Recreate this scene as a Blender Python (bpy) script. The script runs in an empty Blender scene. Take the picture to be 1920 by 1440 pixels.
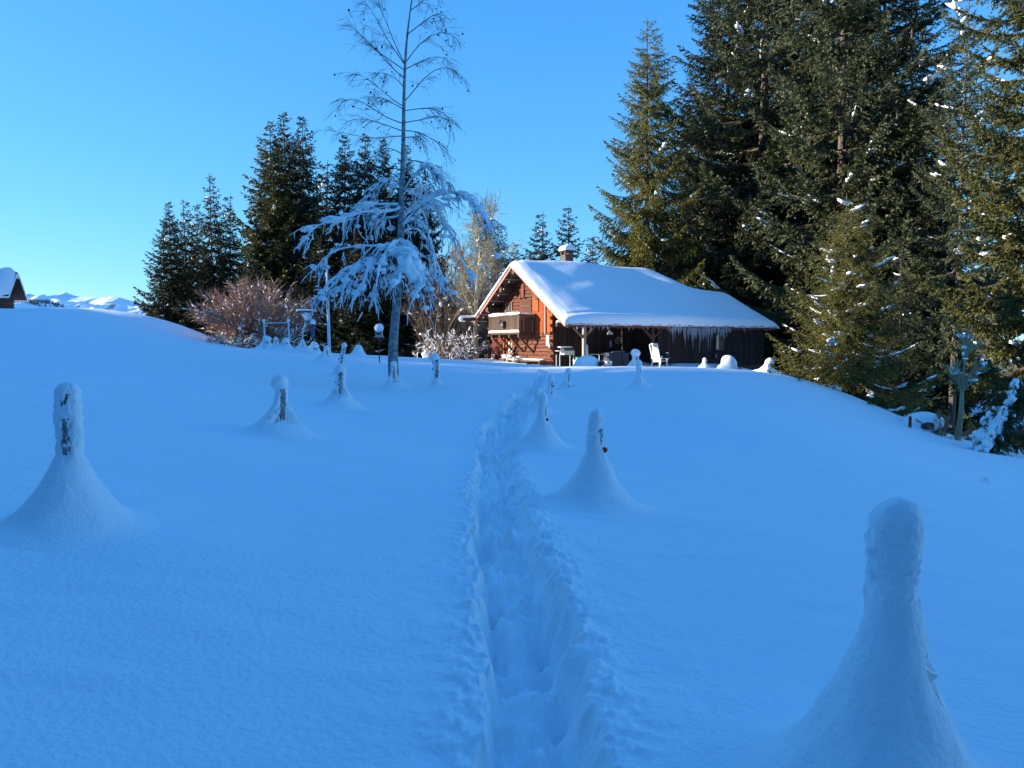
import bpy, math, random
import numpy as np
from mathutils import Vector, Matrix

# ------------------------------------------------------------------ camera, sky, sun, exposure
sc = bpy.context.scene
COL = sc.collection
EZ = 1.6                       # eye height above world zero
FPX, HY = 1440.0, 650.0        # focal length and horizon row, in photograph pixels
PITCH = math.atan((720 - HY) / FPX)
SUN_EL, SUN_PHI = 15.0, 1.0    # degrees; phi: sun stands to the left, turned this much away from the viewer
SUN_STRENGTH, SKY_STRENGTH, EXPOSURE = 5.0, 0.0755, 1.30
SKY_CURVE = ((.964, .605), (.626, .872), (.31, 1.075))   # power and gain for red, green, blue

cam_d = bpy.data.cameras.new('camera'); cam = bpy.data.objects.new('camera', cam_d); COL.objects.link(cam)
cam_d.sensor_width = 36.0; cam_d.lens = 36.0 * FPX / 1920.0
cam_d.clip_start = 0.05; cam_d.clip_end = 60000
cam.location = (0, 0, EZ); cam.rotation_euler = (math.pi / 2 - PITCH, 0, 0)
sc.camera = cam

world = bpy.data.worlds.new('World'); sc.world = world; world.use_nodes = True
wn = world.node_tree.nodes; wl = world.node_tree.links
sky = wn.new('ShaderNodeTexSky'); sky.sky_type = 'NISHITA'; sky.sun_disc = False
sky.sun_elevation = math.radians(SUN_EL); sky.sun_rotation = math.radians(-90 + SUN_PHI)
sky.altitude = 1200; sky.air_density = 1.0; sky.dust_density = 0.0; sky.ozone_density = 3.0
# the phone's rendering of a clear winter sky: deeper blue, flatter towards the horizon; the same curve over the whole sky
sep = wn.new('ShaderNodeSeparateColor'); com = wn.new('ShaderNodeCombineColor')
wl.new(sky.outputs[0], sep.inputs[0])
for ch, (pw, mu) in enumerate(SKY_CURVE):
    n1 = wn.new('ShaderNodeMath'); n1.operation = 'MULTIPLY'; n1.inputs[1].default_value = 0.15
    n2 = wn.new('ShaderNodeMath'); n2.operation = 'POWER'; n2.inputs[1].default_value = pw
    n3 = wn.new('ShaderNodeMath'); n3.operation = 'MULTIPLY'; n3.inputs[1].default_value = mu / 0.15
    wl.new(sep.outputs[ch], n1.inputs[0]); wl.new(n1.outputs[0], n2.inputs[0]); wl.new(n2.outputs[0], n3.inputs[0]); wl.new(n3.outputs[0], com.inputs[ch])
bg = wn['Background']; bg.inputs['Strength'].default_value = SKY_STRENGTH
wl.new(com.outputs[0], bg.inputs['Color'])

el, ph = math.radians(SUN_EL), math.radians(SUN_PHI)
SUNV = Vector((-math.cos(ph) * math.cos(el), math.sin(ph) * math.cos(el), math.sin(el)))
sun_d = bpy.data.lights.new('sun', 'SUN'); sun_d.energy = SUN_STRENGTH; sun_d.angle = math.radians(0.5)
sun_d.color = (1.0, 0.91, 0.78)
sun = bpy.data.objects.new('sun', sun_d); COL.objects.link(sun)
sun.rotation_euler = (-SUNV).to_track_quat('-Z', 'Y').to_euler(); sun.location = (-20, 0, 30)

vs = sc.view_settings
vs.view_transform = 'Standard'; vs.look = 'None'; vs.exposure = EXPOSURE; vs.gamma = 1.0; vs.use_curve_mapping = False
sc.cycles.max_bounces = 8; sc.cycles.diffuse_bounces = 4; sc.cycles.transparent_max_bounces = 6

# ------------------------------------------------------------------ helpers
rng = np.random.default_rng(7)
CP, SP = math.cos(PITCH), math.sin(PITCH)

def P(px, py, Y):
    """world point on the photograph's ray (px, py) at distance Y in front of the camera"""
    a, b = (px - 960) / FPX, (720 - py) / FPX
    dy = CP + b * SP; dz = -SP + b * CP
    return np.array([a / dy * Y, Y, EZ + dz / dy * Y])

def _hash(i, j, k, seed):
    n = (i * 374761393 + j * 668265263 + k * 2147483647 + seed * 144269504) & 0xFFFFFFFF
    n = ((n ^ (n >> 13)) * 1274126177) & 0xFFFFFFFF
    n = ((n ^ (n >> 16)) * 2246822519) & 0xFFFFFFFF
    return ((n ^ (n >> 15)) & 0xFFFFFF) / float(0xFFFFFF) * 2 - 1

def noise3(x, y, z, seed=0):
    x, y, z = np.broadcast_arrays(np.asarray(x, float), np.asarray(y, float), np.asarray(z, float))
    xi, yi, zi = np.floor(x), np.floor(y), np.floor(z)
    fx, fy, fz = x - xi, y - yi, z - zi
    xi, yi, zi = xi.astype(np.int64), yi.astype(np.int64), zi.astype(np.int64)
    ux, uy, uz = [t * t * t * (t * (t * 6 - 15) + 10) for t in (fx, fy, fz)]
    r = 0
    for a in (0, 1):
        for b in (0, 1):
            for c in (0, 1):
                w = (ux if a else 1 - ux) * (uy if b else 1 - uy) * (uz if c else 1 - uz)
                r = r + w * _hash(xi + a, yi + b, zi + c, seed)
    return r

def noise2(x, y, seed=0):
    x, y = np.broadcast_arrays(np.asarray(x, float), np.asarray(y, float))
    xi, yi = np.floor(x), np.floor(y); fx, fy = x - xi, y - yi
    xi, yi = xi.astype(np.int64), yi.astype(np.int64)
    ux, uy = [t * t * t * (t * (t * 6 - 15) + 10) for t in (fx, fy)]
    h = lambda a, b: _hash(xi + a, yi + b, 0 * xi, seed)
    return (h(0, 0) * (1 - ux) + h(1, 0) * ux) * (1 - uy) + (h(0, 1) * (1 - ux) + h(1, 1) * ux) * uy

def fbm2(x, y, seed=0, oct=4, gain=.5):
    r, a = 0, 1.0
    for o in range(oct):
        r = r + a * noise2(x * 2 ** o, y * 2 ** o, seed + o); a *= gain
    return r

def sstep(a, b, x):
    t = np.clip((x - a) / (b - a), 0, 1); return t * t * (3 - 2 * t)

class MB:
    """collects arrays of vertices and faces and builds one mesh"""
    def __init__(s): s.v, s.f, s.n = [], [], 0
    def add(s, V, F):
        V = np.asarray(V, float).reshape(-1, 3); F = np.asarray(F, np.int64)
        if len(V) == 0 or F.size == 0: return s
        s.v.append(V); s.f.append(F + s.n); s.n += len(V); return s
    def mesh(s, name, smooth=False):
        m = bpy.data.meshes.new(name)
        V = np.concatenate(s.v).astype(np.float32)
        m.vertices.add(len(V)); m.vertices.foreach_set('co', V.ravel())
        loops = np.concatenate([f.ravel() for f in s.f]).astype(np.int32)
        tot = np.concatenate([np.full(len(f), f.shape[1]) for f in s.f]).astype(np.int32)
        st = np.concatenate([[0], np.cumsum(tot)[:-1]]).astype(np.int32)
        m.loops.add(len(loops)); m.loops.foreach_set('vertex_index', loops)
        m.polygons.add(len(tot)); m.polygons.foreach_set('loop_start', st)
        m.polygons.foreach_set('loop_total', tot)
        m.polygons.foreach_set('use_smooth', np.full(len(tot), smooth))
        m.update(calc_edges=True)
        return m
    # shapes
    def box(s, c, d, rz=0.0, tilt=None):
        V = np.array([[x, y, z] for x in (-.5, .5) for y in (-.5, .5) for z in (-.5, .5)]) * np.array(d)
        if tilt is not None: V = V @ np.array(tilt).T
        if rz: V = V @ np.array(Matrix.Rotation(rz, 3, 'Z')).T
        return s.add(V + np.array(c), BOXF)
    def tube(s, pts, rad, k=6, caps=True):
        pts = np.asarray(pts, float); rad = np.broadcast_to(np.asarray(rad, float), (len(pts),))
        V, F = tubes(pts[None], rad[None], k); s.add(V, F)
        if caps:
            n = len(pts)
            s.add(np.concatenate([V.reshape(n, k, 3)[0]]), [list(range(k))[::-1]])
            s.add(np.concatenate([V.reshape(n, k, 3)[-1]]), [list(range(k))])
        return s
    def blob(s, c, r, seed=0, amp=.18, sub=2, rz=0.0, freq=1.3):
        V, F = ICO[sub]
        d = 1 + amp * noise3(V[:, 0] * freq + seed * 3.7, V[:, 1] * freq, V[:, 2] * freq, seed)[:, None] * 1.4
        W = V * d * np.array(r)
        if rz: W = W @ np.array(Matrix.Rotation(rz, 3, 'Z')).T
        return s.add(W + np.array(c), F)
    def lathe(s, prof, c=(0, 0, 0), k=20, cap=True):
        prof = np.array(prof, float); a = np.arange(k) / k * 2 * np.pi
        V = np.stack([prof[:, 0, None] * np.cos(a), prof[:, 0, None] * np.sin(a), np.repeat(prof[:, 1, None], k, 1)], -1)
        n = len(prof); s.add(V.reshape(-1, 3) + np.array(c), gridf(n, k, True))
        if cap: s.add(V[-1] + np.array(c), [list(range(k))]); s.add(V[0] + np.array(c), [list(range(k))[::-1]])
        return s

BOXF = np.array([[0, 1, 3, 2], [4, 6, 7, 5], [0, 4, 5, 1], [2, 3, 7, 6], [0, 2, 6, 4], [1, 5, 7, 3]])

def gridf(n, k, wrap=False):
    i = np.arange(n - 1)[:, None]; j = np.arange(k if wrap else k - 1)[None]
    j2 = (j + 1) % k
    return np.stack([i * k + j, i * k + j2, (i + 1) * k + j2, (i + 1) * k + j], -1).reshape(-1, 4)

def tubes(Pn, R, k=4):
    """Pn (N,n,3) paths, R (N,n) radii"""
    N, n, _ = Pn.shape
    T = np.gradient(Pn, axis=1); T /= np.linalg.norm(T, axis=-1, keepdims=True) + 1e-9
    ref = np.where(np.abs(T[:, :1, 2:3]) > .9, np.array([1., 0, 0]), np.array([0., 0, 1]))
    ref = np.broadcast_to(ref, T.shape)
    A = np.cross(T, ref); A /= np.linalg.norm(A, axis=-1, keepdims=True) + 1e-9
    B = np.cross(T, A)
    a = np.arange(k) / k * 2 * np.pi + .3
    V = Pn[:, :, None] + R[:, :, None, None] * (A[:, :, None] * np.cos(a)[:, None] + B[:, :, None] * np.sin(a)[:, None])
    F = gridf(n, k, True)
    F = (F[None] + (np.arange(N) * n * k)[:, None, None]).reshape(-1, 4)
    return V.reshape(-1, 3), F

def _ico():
    import bmesh
    out = {}
    for s_ in (1, 2, 3):
        bm = bmesh.new(); bmesh.ops.create_icosphere(bm, subdivisions=s_, radius=1)
        bm.verts.ensure_lookup_table()
        out[s_] = (np.array([v.co[:] for v in bm.verts]), np.array([[v.index for v in f.verts] for f in bm.faces])); bm.free()
    return out
ICO = _ico()

def many_blobs(C, S, RZ, seed=0, sub=1, amp=.22, tilt=None):
    """C (n,3) centres, S (n,3) radii, RZ (n,) headings"""
    V, F = ICO[sub]; n = len(C)
    if n == 0: return np.zeros((0, 3)), np.zeros((0, 3), int)
    ph_ = np.arange(n)[:, None] * 5.31 + seed
    d = 1 + amp * noise3(V[None, :, 0] * 1.5 + ph_, V[None, :, 1] * 1.5, V[None, :, 2] * 1.5, seed) * 1.4
    W = V[None] * d[..., None] * S[:, None]
    if tilt is not None: W[..., 2] += W[..., 0] * tilt[:, None]
    c, s_ = np.cos(RZ)[:, None], np.sin(RZ)[:, None]
    X = W[..., 0] * c - W[..., 1] * s_; Y = W[..., 0] * s_ + W[..., 1] * c
    W = np.stack([X, Y, W[..., 2]], -1) + C[:, None]
    return W.reshape(-1, 3), (F[None] + (np.arange(n) * len(V))[:, None, None]).reshape(-1, 3)

def link(name, mesh, mat_=None, parent=None, kind=None):
    o = bpy.data.objects.new(name, mesh); COL.objects.link(o)
    if mat_ is not None and mesh is not None and len(mesh.materials) == 0: mesh.materials.append(mat_)
    if parent is not None: o.parent = parent
    if kind: o['kind'] = kind
    return o

def thing(name, label, cat, loc=(0, 0, 0), rz=0.0, group=None, mesh=None, mat_=None):
    o = bpy.data.objects.new(name, mesh); COL.objects.link(o)
    if mesh is not None and mat_ is not None and len(mesh.materials) == 0: mesh.materials.append(mat_)
    o.location = loc; o.rotation_euler = (0, 0, rz); o['label'] = label; o['category'] = cat
    if group: o['group'] = group
    if mesh is None: o.empty_display_size = .2
    return o

UNIT = MB().box((0, 0, 0), (1, 1, 1)).mesh('unit_board')
_unit = {}
def board(name, mat_, parent, c, d, rot=(0, 0, 0)):
    """one plank: a shared box mesh scaled to size, a child of its thing"""
    key = mat_.name
    if key not in _unit:
        m = UNIT.copy(); m.name = 'board_' + key; m.materials.append(mat_); _unit[key] = m
    o = bpy.data.objects.new(name, _unit[key]); COL.objects.link(o); o.parent = parent
    o.location = c; o.scale = d; o.rotation_euler = rot
    return o

# ------------------------------------------------------------------ materials
def material(name, c1, c2=None, rough=.7, scale=4.0, stretch=(1, 1, 1), bump=0.0, bscale=30.0, spec=.3, detail=4, bdist=.02, objvar=0.0, **kw):
    m = bpy.data.materials.new(name); m.use_nodes = True
    nt = m.node_tree; N = nt.nodes; L = nt.links; b = N['Principled BSDF']
    b.inputs['Roughness'].default_value = rough; b.inputs['Specular IOR Level'].default_value = spec
    b.inputs['Base Color'].default_value = (*c1, 1)
    tc = N.new('ShaderNodeTexCoord'); mp = N.new('ShaderNodeMapping'); mp.inputs['Scale'].default_value = stretch
    L.new(tc.outputs['Object'], mp.inputs['Vector'])
    if c2 is not None:
        nz = N.new('ShaderNodeTexNoise'); nz.inputs['Scale'].default_value = scale; nz.inputs['Detail'].default_value = detail
        nz.inputs['Roughness'].default_value = .65
        rp = N.new('ShaderNodeValToRGB'); rp.color_ramp.elements[0].position = .32; rp.color_ramp.elements[1].position = .68
        rp.color_ramp.elements[0].color = (*c1, 1); rp.color_ramp.elements[1].color = (*c2, 1)
        L.new(mp.outputs[0], nz.inputs['Vector']); L.new(nz.outputs['Fac'], rp.inputs[0])
        out = rp.outputs[0]
        if objvar:
            oi = N.new('ShaderNodeObjectInfo'); hs = N.new('ShaderNodeHueSaturation')
            mr = N.new('ShaderNodeMapRange'); mr.inputs['To Min'].default_value = 1 - objvar; mr.inputs['To Max'].default_value = 1 + objvar
            L.new(oi.outputs['Random'], mr.inputs['Value']); L.new(mr.outputs[0], hs.inputs['Value']); L.new(out, hs.inputs['Color'])
            out = hs.outputs[0]
        L.new(out, b.inputs['Base Color'])
    if bump:
        n2 = N.new('ShaderNodeTexNoise'); n2.inputs['Scale'].default_value = bscale; n2.inputs['Detail'].default_value = 5
        bp = N.new('ShaderNodeBump'); bp.inputs['Strength'].default_value = bump; bp.inputs['Distance'].default_value = bdist
        L.new(mp.outputs[0], n2.inputs['Vector']); L.new(n2.outputs['Fac'], bp.inputs['Height']); L.new(bp.outputs[0], b.inputs['Normal'])
    for k, v in kw.items(): b.inputs[k.replace('_', ' ')].default_value = v
    return m

SNOW_C, SNOW_C2 = (.92, .945, .965), (.94, .96, .975)
M = {}
M['snow'] = material('snow', SNOW_C, SNOW_C2, rough=.75, scale=1.2, bump=.8, bscale=34, spec=.15, bdist=.012)
M['snow_coat'] = material('snow_coat', SNOW_C, SNOW_C2, rough=.75, scale=3, bump=.6, bscale=60, spec=.15, bdist=.012)
M['roof_snow'] = material('roof_snow', SNOW_C, SNOW_C2, rough=.75, scale=1, bump=.3, bscale=9, spec=.15, bdist=.03)
M['tree_snow'] = material('tree_snow', SNOW_C, SNOW_C2, rough=.8, scale=3, bump=.4, bscale=12, spec=.1, bdist=.03)
M['frost'] = material('frosted_twig', (.55, .58, .64), (.80, .84, .9), rough=.8, scale=14, spec=.1)
M['spruce'] = material('spruce_needles', (.022, .028, .008), (.135, .130, .030), rough=.6, scale=1.1, spec=.25, detail=6, objvar=.18)
M['olive'] = material('sunlit_olive_needles', (.040, .044, .010), (.21, .19, .040), rough=.6, scale=1.1, spec=.25, detail=6, objvar=.1)  # olive tone, lightened beyond the other spruces to stand in for sun on needles
M['fir'] = material('fir_needles', (.014, .027, .014), (.125, .135, .056), rough=.55, scale=1.1, spec=.3, detail=6, objvar=.18)
M['darkspruce'] = material('dark_spruce_needles', (.009, .014, .008), (.048, .054, .018), rough=.6, scale=1.2, spec=.25, detail=6, objvar=.18)
def leafy(m, tint=1.25, fac=.22):
    nt = m.node_tree; N = nt.nodes; L = nt.links; b = N['Principled BSDF']; out = N['Material Output']
    tr = N.new('ShaderNodeBsdfTranslucent'); mx = N.new('ShaderNodeMixShader'); mx.inputs[0].default_value = fac
    src = b.inputs['Base Color'].links[0].from_socket
    L.new(src, tr.inputs['Color']); L.new(b.outputs[0], mx.inputs[1]); L.new(tr.outputs[0], mx.inputs[2]); L.new(mx.outputs[0], out.inputs['Surface'])
for k_ in ('spruce', 'fir', 'darkspruce', 'olive'): leafy(M[k_])
M['bark'] = material('conifer_bark', (.055, .04, .03), (.14, .10, .075), rough=.9, scale=6, stretch=(1, 1, .25), bump=.5, bscale=10)
M['birch'] = material('birch_bark', (.10, .095, .10), (.42, .42, .43), rough=.85, scale=7, stretch=(1, 1, 1.6), bump=.5, bscale=14)
M['twig'] = material('birch_twig', (.035, .028, .03), (.06, .045, .045), rough=.8, scale=3)
M['shrubtwig'] = material('shrub_twig', (.26, .14, .095), (.42, .26, .18), rough=.8, scale=3)
M['paletwig'] = material('bare_tree_bark', (.25, .21, .12), (.44, .38, .24), rough=.85, scale=4, stretch=(1, 1, .4), bump=.3, bscale=15)
M['browntwig'] = material('brown_twig', (.13, .09, .06), (.24, .17, .11), rough=.85, scale=3)
wood = dict(rough=.75, stretch=(1, 1, 1), bump=.4, bscale=14, objvar=.22, spec=.2)
M['logwood'] = material('weathered_log', (.055, .017, .010), (.20, .066, .032), scale=5, **wood)
M['orangewood'] = material('orange_plank', (.20, .040, .010), (.36, .085, .020), scale=5, **wood)
M['redwood'] = material('dark_red_plank', (.13, .022, .014), (.20, .04, .022), scale=4, **wood)
M['greywood'] = material('grey_brown_board', (.05, .03, .02), (.13, .082, .055), scale=5, **wood)
M['darkwood'] = material('dark_barn_board', (.022, .014, .012), (.06, .038, .032), scale=4, **wood)
M['beam'] = material('dark_beam', (.06, .034, .022), (.12, .07, .045), scale=5, **wood)
M['palewood'] = material('pale_batten', (.28, .22, .18), (.5, .43, .38), scale=5, **wood)
M['rake'] = material('rake_board', (.42, .17, .12), (.55, .26, .19), scale=5, **wood)
M['postwood'] = material('post_wood', (.06, .05, .048), (.46, .48, .52), scale=42, stretch=(1, 1, .55), rough=.9, bump=.6, bscale=25, spec=.15)
M['tile'] = material('roof_tile', (.15, .035, .025), (.26, .075, .05), scale=6, rough=.8, objvar=.3)
M['metal'] = material('grey_metal', (.35, .36, .38), (.45, .46, .48), rough=.4, scale=8, Metallic=.6)
M['darkmetal'] = material('dark_metal', (.03, .03, .033), (.06, .06, .065), rough=.5, scale=8, Metallic=.3)
M['white'] = material('white_paint', (.72, .72, .70), (.82, .82, .8), rough=.5, scale=6)
M['greenpl'] = material('green_plastic', (.01, .16, .05), (.015, .22, .07), rough=.4, scale=5)
M['bluepl'] = material('blue_plastic', (.03, .09, .22), (.05, .13, .28), rough=.4, scale=5)
M['navy'] = material('navy_panel', (.015, .022, .05), (.03, .04, .08), rough=.5, scale=4)
M['redpl'] = material('red_plastic', (.35, .03, .015), (.45, .05, .02), rough=.4, scale=6)
M['glass'] = material('window_glass', (.02, .025, .03), rough=.08, spec=.6)
M['curtain'] = material('pale_curtain', (.55, .48, .36), (.72, .65, .5), rough=.8, scale=9, stretch=(1, 3, .2))
M['ice'] = material('ice', (.55, .64, .72), rough=.12, spec=.6, Transmission_Weight=.5, IOR=1.31)
M['brick'] = material('chimney_stone', (.07, .05, .042), (.15, .11, .09), rough=.9, scale=9, bump=.5, bscale=20)
M['oldhut'] = material('hut_board', (.020, .021, .026), (.055, .052, .058), scale=5, **wood)

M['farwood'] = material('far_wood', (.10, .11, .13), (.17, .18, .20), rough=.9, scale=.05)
# mountain: snow, with rock where it is steep
def mountain_mat():
    m = bpy.data.materials.new('mountain_snow_and_rock'); m.use_nodes = True
    N = m.node_tree.nodes; L = m.node_tree.links; b = N['Principled BSDF']
    b.inputs['Roughness'].default_value = .8; b.inputs['Specular IOR Level'].default_value = .1
    g = N.new('ShaderNodeNewGeometry'); sp = N.new('ShaderNodeSeparateXYZ'); L.new(g.outputs['True Normal'], sp.inputs[0])
    tc = N.new('ShaderNodeTexCoord'); nz = N.new('ShaderNodeTexNoise'); nz.inputs['Scale'].default_value = .012; nz.inputs['Detail'].default_value = 8
    L.new(tc.outputs['Object'], nz.inputs['Vector'])
    ad = N.new('ShaderNodeMath'); ad.operation = 'MULTIPLY_ADD'; ad.inputs[1].default_value = .55
    L.new(nz.outputs['Fac'], ad.inputs[0]); L.new(sp.outputs['Z'], ad.inputs[2])
    rp = N.new('ShaderNodeValToRGB'); rp.color_ramp.elements[0].position = .90; rp.color_ramp.elements[1].position = .96
    rp.color_ramp.elements[0].color = (.30, .32, .36, 1); rp.color_ramp.elements[1].color = (.88, .91, .95, 1)
    L.new(ad.outputs[0], rp.inputs[0]); L.new(rp.outputs[0], b.inputs['Base Color'])
    return m
M['mountain'] = mountain_mat()

# ------------------------------------------------------------------ ground: one snow sheet out to the horizon
E_ = lambda x, y, h: np.array([x, y, EZ + h])
CTRL = [E_(0, 0, -1.24), E_(-1.5, 1, -1.16), E_(1.6, 1, -1.22), E_(0, -6, -1.3), E_(-6, -6, -.9), E_(6, -6, -1.9),
        P(125, 990, 4.0), P(518, 815, 9.6), P(640, 762, 13.7), P(738, 735, 18.6), P(818, 722, 18.5),
        E_(.99, 1.95, -1.17), P(1110, 958, 5.6), P(1005, 835, 10.8), P(1033, 750, 19), P(1063, 733, 22), P(1200, 723, 22),
        P(0, 1440, 2.0), P(0, 720, 10), P(0, 640, 22), P(0, 584, 36), P(130, 581, 37), P(250, 588, 38), P(330, 607, 38),
        P(400, 640, 36), P(480, 655, 33), P(600, 664, 30), P(700, 671, 30), P(850, 674, 36), P(919, 673, 47), P(1037, 688, 41),
        P(400, 650, 43), P(480, 663, 42), P(560, 668, 42), P(1390, 711, 29), P(1150, 690, 39), P(1300, 690, 41), P(1430, 698, 44), P(300, 700, 16), P(1300, 705, 30),
        P(1460, 706, 34), P(1540, 727, 27), P(1600, 757, 24), P(1700, 806, 22), P(1800, 841, 21), P(1920, 863, 20), P(1920, 1000, 6.6), P(1500, 800, 14),
        P(1850, 905, 13), E_(16, 29, -4.0), E_(12, 33, -3.2), E_(9.5, 37, -2.0), E_(20, 40, -4.4), E_(22, 60, -2.2), E_(32, 30, -5.2), E_(42, 60, -1.8),
        E_(-28, 47, .4), E_(-20, 52, -.8), E_(-12, 52, -1.3), E_(-30, 62, -2.5), E_(-8, 56, -1.6), E_(0, 62, -1.6), E_(10, 64, -1.6),
        E_(-55, 40, 2.6), E_(-55, 8, 2.2), E_(-20, 10, .55), E_(-22, -6, .3), E_(-50, -30, 1), E_(20, -20, -3.5), E_(40, 0, -6)]
CTRL = np.array(CTRL)
def _tps():
    xy = CTRL[:, :2]; n = len(xy)
    d = np.linalg.norm(xy[:, None] - xy[None], axis=-1)
    K = np.where(d > 0, d * d * np.log(d + 1e-12), 0) + np.eye(n) * .08
    A = np.zeros((n + 3, n + 3)); A[:n, :n] = K; A[:n, n] = 1; A[:n, n + 1:] = xy; A[n, :n] = 1; A[n + 1:, :n] = xy.T
    b = np.zeros(n + 3); b[:n] = CTRL[:, 2]
    return np.linalg.solve(A, b)
_w = _tps()
def base_height(x, y):
    x, y = np.broadcast_arrays(np.asarray(x, float), np.asarray(y, float))
    sh = x.shape; x = x.ravel(); y = y.ravel(); n = len(CTRL)
    r = np.hypot(x, y - 15); lim = 70.0
    k = np.minimum(1, lim / np.maximum(r, 1e-6)); xc, yc = x * k, 15 + (y - 15) * k      # freeze beyond the known ground
    z = np.full(x.shape, _w[n]) + _w[n + 1] * xc + _w[n + 2] * yc
    for i in range(n):
        d2 = (xc - CTRL[i, 0]) ** 2 + (yc - CTRL[i, 1]) ** 2
        z += _w[i] * .5 * d2 * np.log(d2 + 1e-12)
    far = np.clip(r - lim, 0, None)
    left = sstep(.1, .8, -x / np.maximum(r, 1e-6))
    z = z - far * (.06 + .22 * left) * np.exp(-far / 500.) - sstep(0, 900, far) * 30
    z += .05 * fbm2(x * .16, y * .16, 5, 3) * sstep(2, 10, r) + .022 * noise2(x * .45, y * .3, 6) * sstep(40, 25, r) + .012 * fbm2(x * .9, y * .9, 9, 2)
    return z.reshape(sh)

def ground_hit(px, py):
    Ys = np.exp(np.linspace(math.log(1.2), math.log(70), 700))
    a = P(px, py, 1.0); pts = np.stack([a[0] * Ys, Ys, EZ + (a[2] - EZ) * Ys], -1)
    g = base_height(pts[:, 0], pts[:, 1]); i = np.argmax(pts[:, 2] <= g)
    if i == 0: i = len(Ys) - 1
    return pts[i]

# trodden trench
PL = [(868, 1560), (893, 1440), (908, 1300), (888, 1080), (878, 900), (890, 840), (910, 792), (945, 760), (984, 728), (1003, 704), (1012, 693)]
PR = [(1215, 1560), (1185, 1440), (1143, 1300), (1074, 1130), (1012, 985), (985, 890), (975, 835), (988, 780), (1012, 738), (1026, 708), (1030, 694)]
def _resample(pts, n=60):
    h = np.array([ground_hit(*p)[:2] for p in pts]); t = np.concatenate([[0], np.cumsum(np.linalg.norm(np.diff(h, axis=0), axis=1))])
    u = np.linspace(0, 1, n); t = t / t[-1]
    return np.stack([np.interp(u, t, h[:, i]) for i in (0, 1)], -1)
_a, _b = _resample(PL), _resample(PR)
PATH = (_a + _b) / 2; HALF = np.linalg.norm(_a - _b, axis=1) / 2
PATH = np.concatenate([[PATH[0] + np.array([-.05, -4.0])], [PATH[0] + np.array([-.02, -1.2])], PATH]); HALF = np.concatenate([[.3, .3], HALF])
for _ in range(2): HALF[1:-1] = (HALF[:-2] + HALF[1:-1] * 2 + HALF[2:]) / 4; PATH[1:-1] = (PATH[:-2] + PATH[1:-1] * 2 + PATH[2:]) / 4
HALF = np.clip(HALF * .80, .18, .27)
def path_dist(x, y):
    """signed side distance, half width and arc length at the nearest point of the trench"""
    best = np.full(x.shape, 1e9); sd = np.zeros(x.shape); hw = np.zeros(x.shape); al = np.zeros(x.shape); acc = 0.
    for i in range(len(PATH) - 1):
        a, b = PATH[i], PATH[i + 1]; d = b - a; L2 = d @ d; L_ = math.sqrt(L2)
        t = np.clip(((x - a[0]) * d[0] + (y - a[1]) * d[1]) / L2, 0, 1)
        qx, qy = x - a[0] - t * d[0], y - a[1] - t * d[1]; dist = np.hypot(qx, qy)
        m = dist < best
        side = np.sign(d[0] * (y - a[1]) - d[1] * (x - a[0]))
        best = np.where(m, dist, best); sd = np.where(m, -side * dist, sd)
        hw = np.where(m, HALF[i] + (HALF[i + 1] - HALF[i]) * t, hw); al = np.where(m, acc + t * L_, al); acc += L_
    return sd, hw, al

def trench(x, y):
    dz = np.zeros(x.shape)
    m = (y > -6) & (y < 42) & (np.abs(x) < 4)
    if not m.any(): return dz
    X, Y = x[m], y[m]; sd, hw, al = path_dist(X, Y)
    hw = hw * (1 + .16 * noise2(al * 1.1, sd * 0 + 3, 21) + .06 * noise2(X * 7, Y * 7, 22))
    q = np.abs(sd) + .025 * noise2(X * 9, Y * 9, 23) + .014 * noise2(X * 26, Y * 26, 24)
    depth = .14 + .05 * noise2(al * .8, 0 * al, 25)
    sn_ = np.sign(sd) * q / hw + .09 * noise2(X * 4, Y * 4, 36)
    wall = sstep(-1.10, -.82, sn_) * (1 - sstep(.42, 1.12, sn_ + .22 * noise2(X * 2.1, Y * 2.1, 37)))
    # footprints: alternate left and right every 0.42 m of way
    st = al / .40; k = np.floor(st); fr = st - k - .5
    off = -.06 + np.where(k.astype(int) % 2 == 0, -.10, .10) + .05 * _hash(k.astype(np.int64), 0 * k.astype(np.int64), 0 * k.astype(np.int64), 31)
    fp = np.exp(-((fr * .40) / .14) ** 6 - ((sd - off) / .075) ** 6)
    rough = .085 * fbm2(X * 5, Y * 5, 26, 3) + .040 * noise2(X * 13, Y * 13, 28) + .016 * noise2(X * 34, Y * 34, 29)
    ridge = np.abs(noise2(X * 6.5, Y * 6.5, 33)) * .09 - .03
    inner = -(depth + .07 * fp) + rough + ridge + .02 * np.clip(noise2(X * 22, Y * 22, 38) * 2, -1, 1)
    # crumbly rim
    rim = np.exp(-((q - hw * 1.12) / .10) ** 2)
    crumbs = rim * (.008 + .016 * np.clip(noise2(X * 18, Y * 18, 27) , 0, 1) + .012 * noise2(X * 38, Y * 38, 30))
    spill = np.exp(-np.clip(q - hw, 0, None) / .22) * .018 * np.clip(fbm2(X * 11, Y * 14, 34, 3), -.3, 1)
    fade = 1 - sstep(36, 40, Y)
    dz[m] = (wall * inner + (1 - wall) * (crumbs + spill)) * fade
    return dz

def wind(x, y):
    """faint wind ripples, and the uneven crust"""
    r = np.hypot(x, y)
    s = .016 * noise2(x * .45 + y * .2, y * 1.5 - x * .2, 41) * sstep(3, 9, r) * (1 - sstep(40, 60, r))
    return s + .0045 * noise2(x * 3.2 + y, y * 8, 42) * (1 - sstep(4, 16, r))

def ground_z(x, y):
    x, y = np.broadcast_arrays(np.asarray(x, float), np.asarray(y, float))
    return base_height(x, y) + wind(x, y)

def gz(x, y): return float(ground_z(np.array([x]), np.array([y]))[0])

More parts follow.
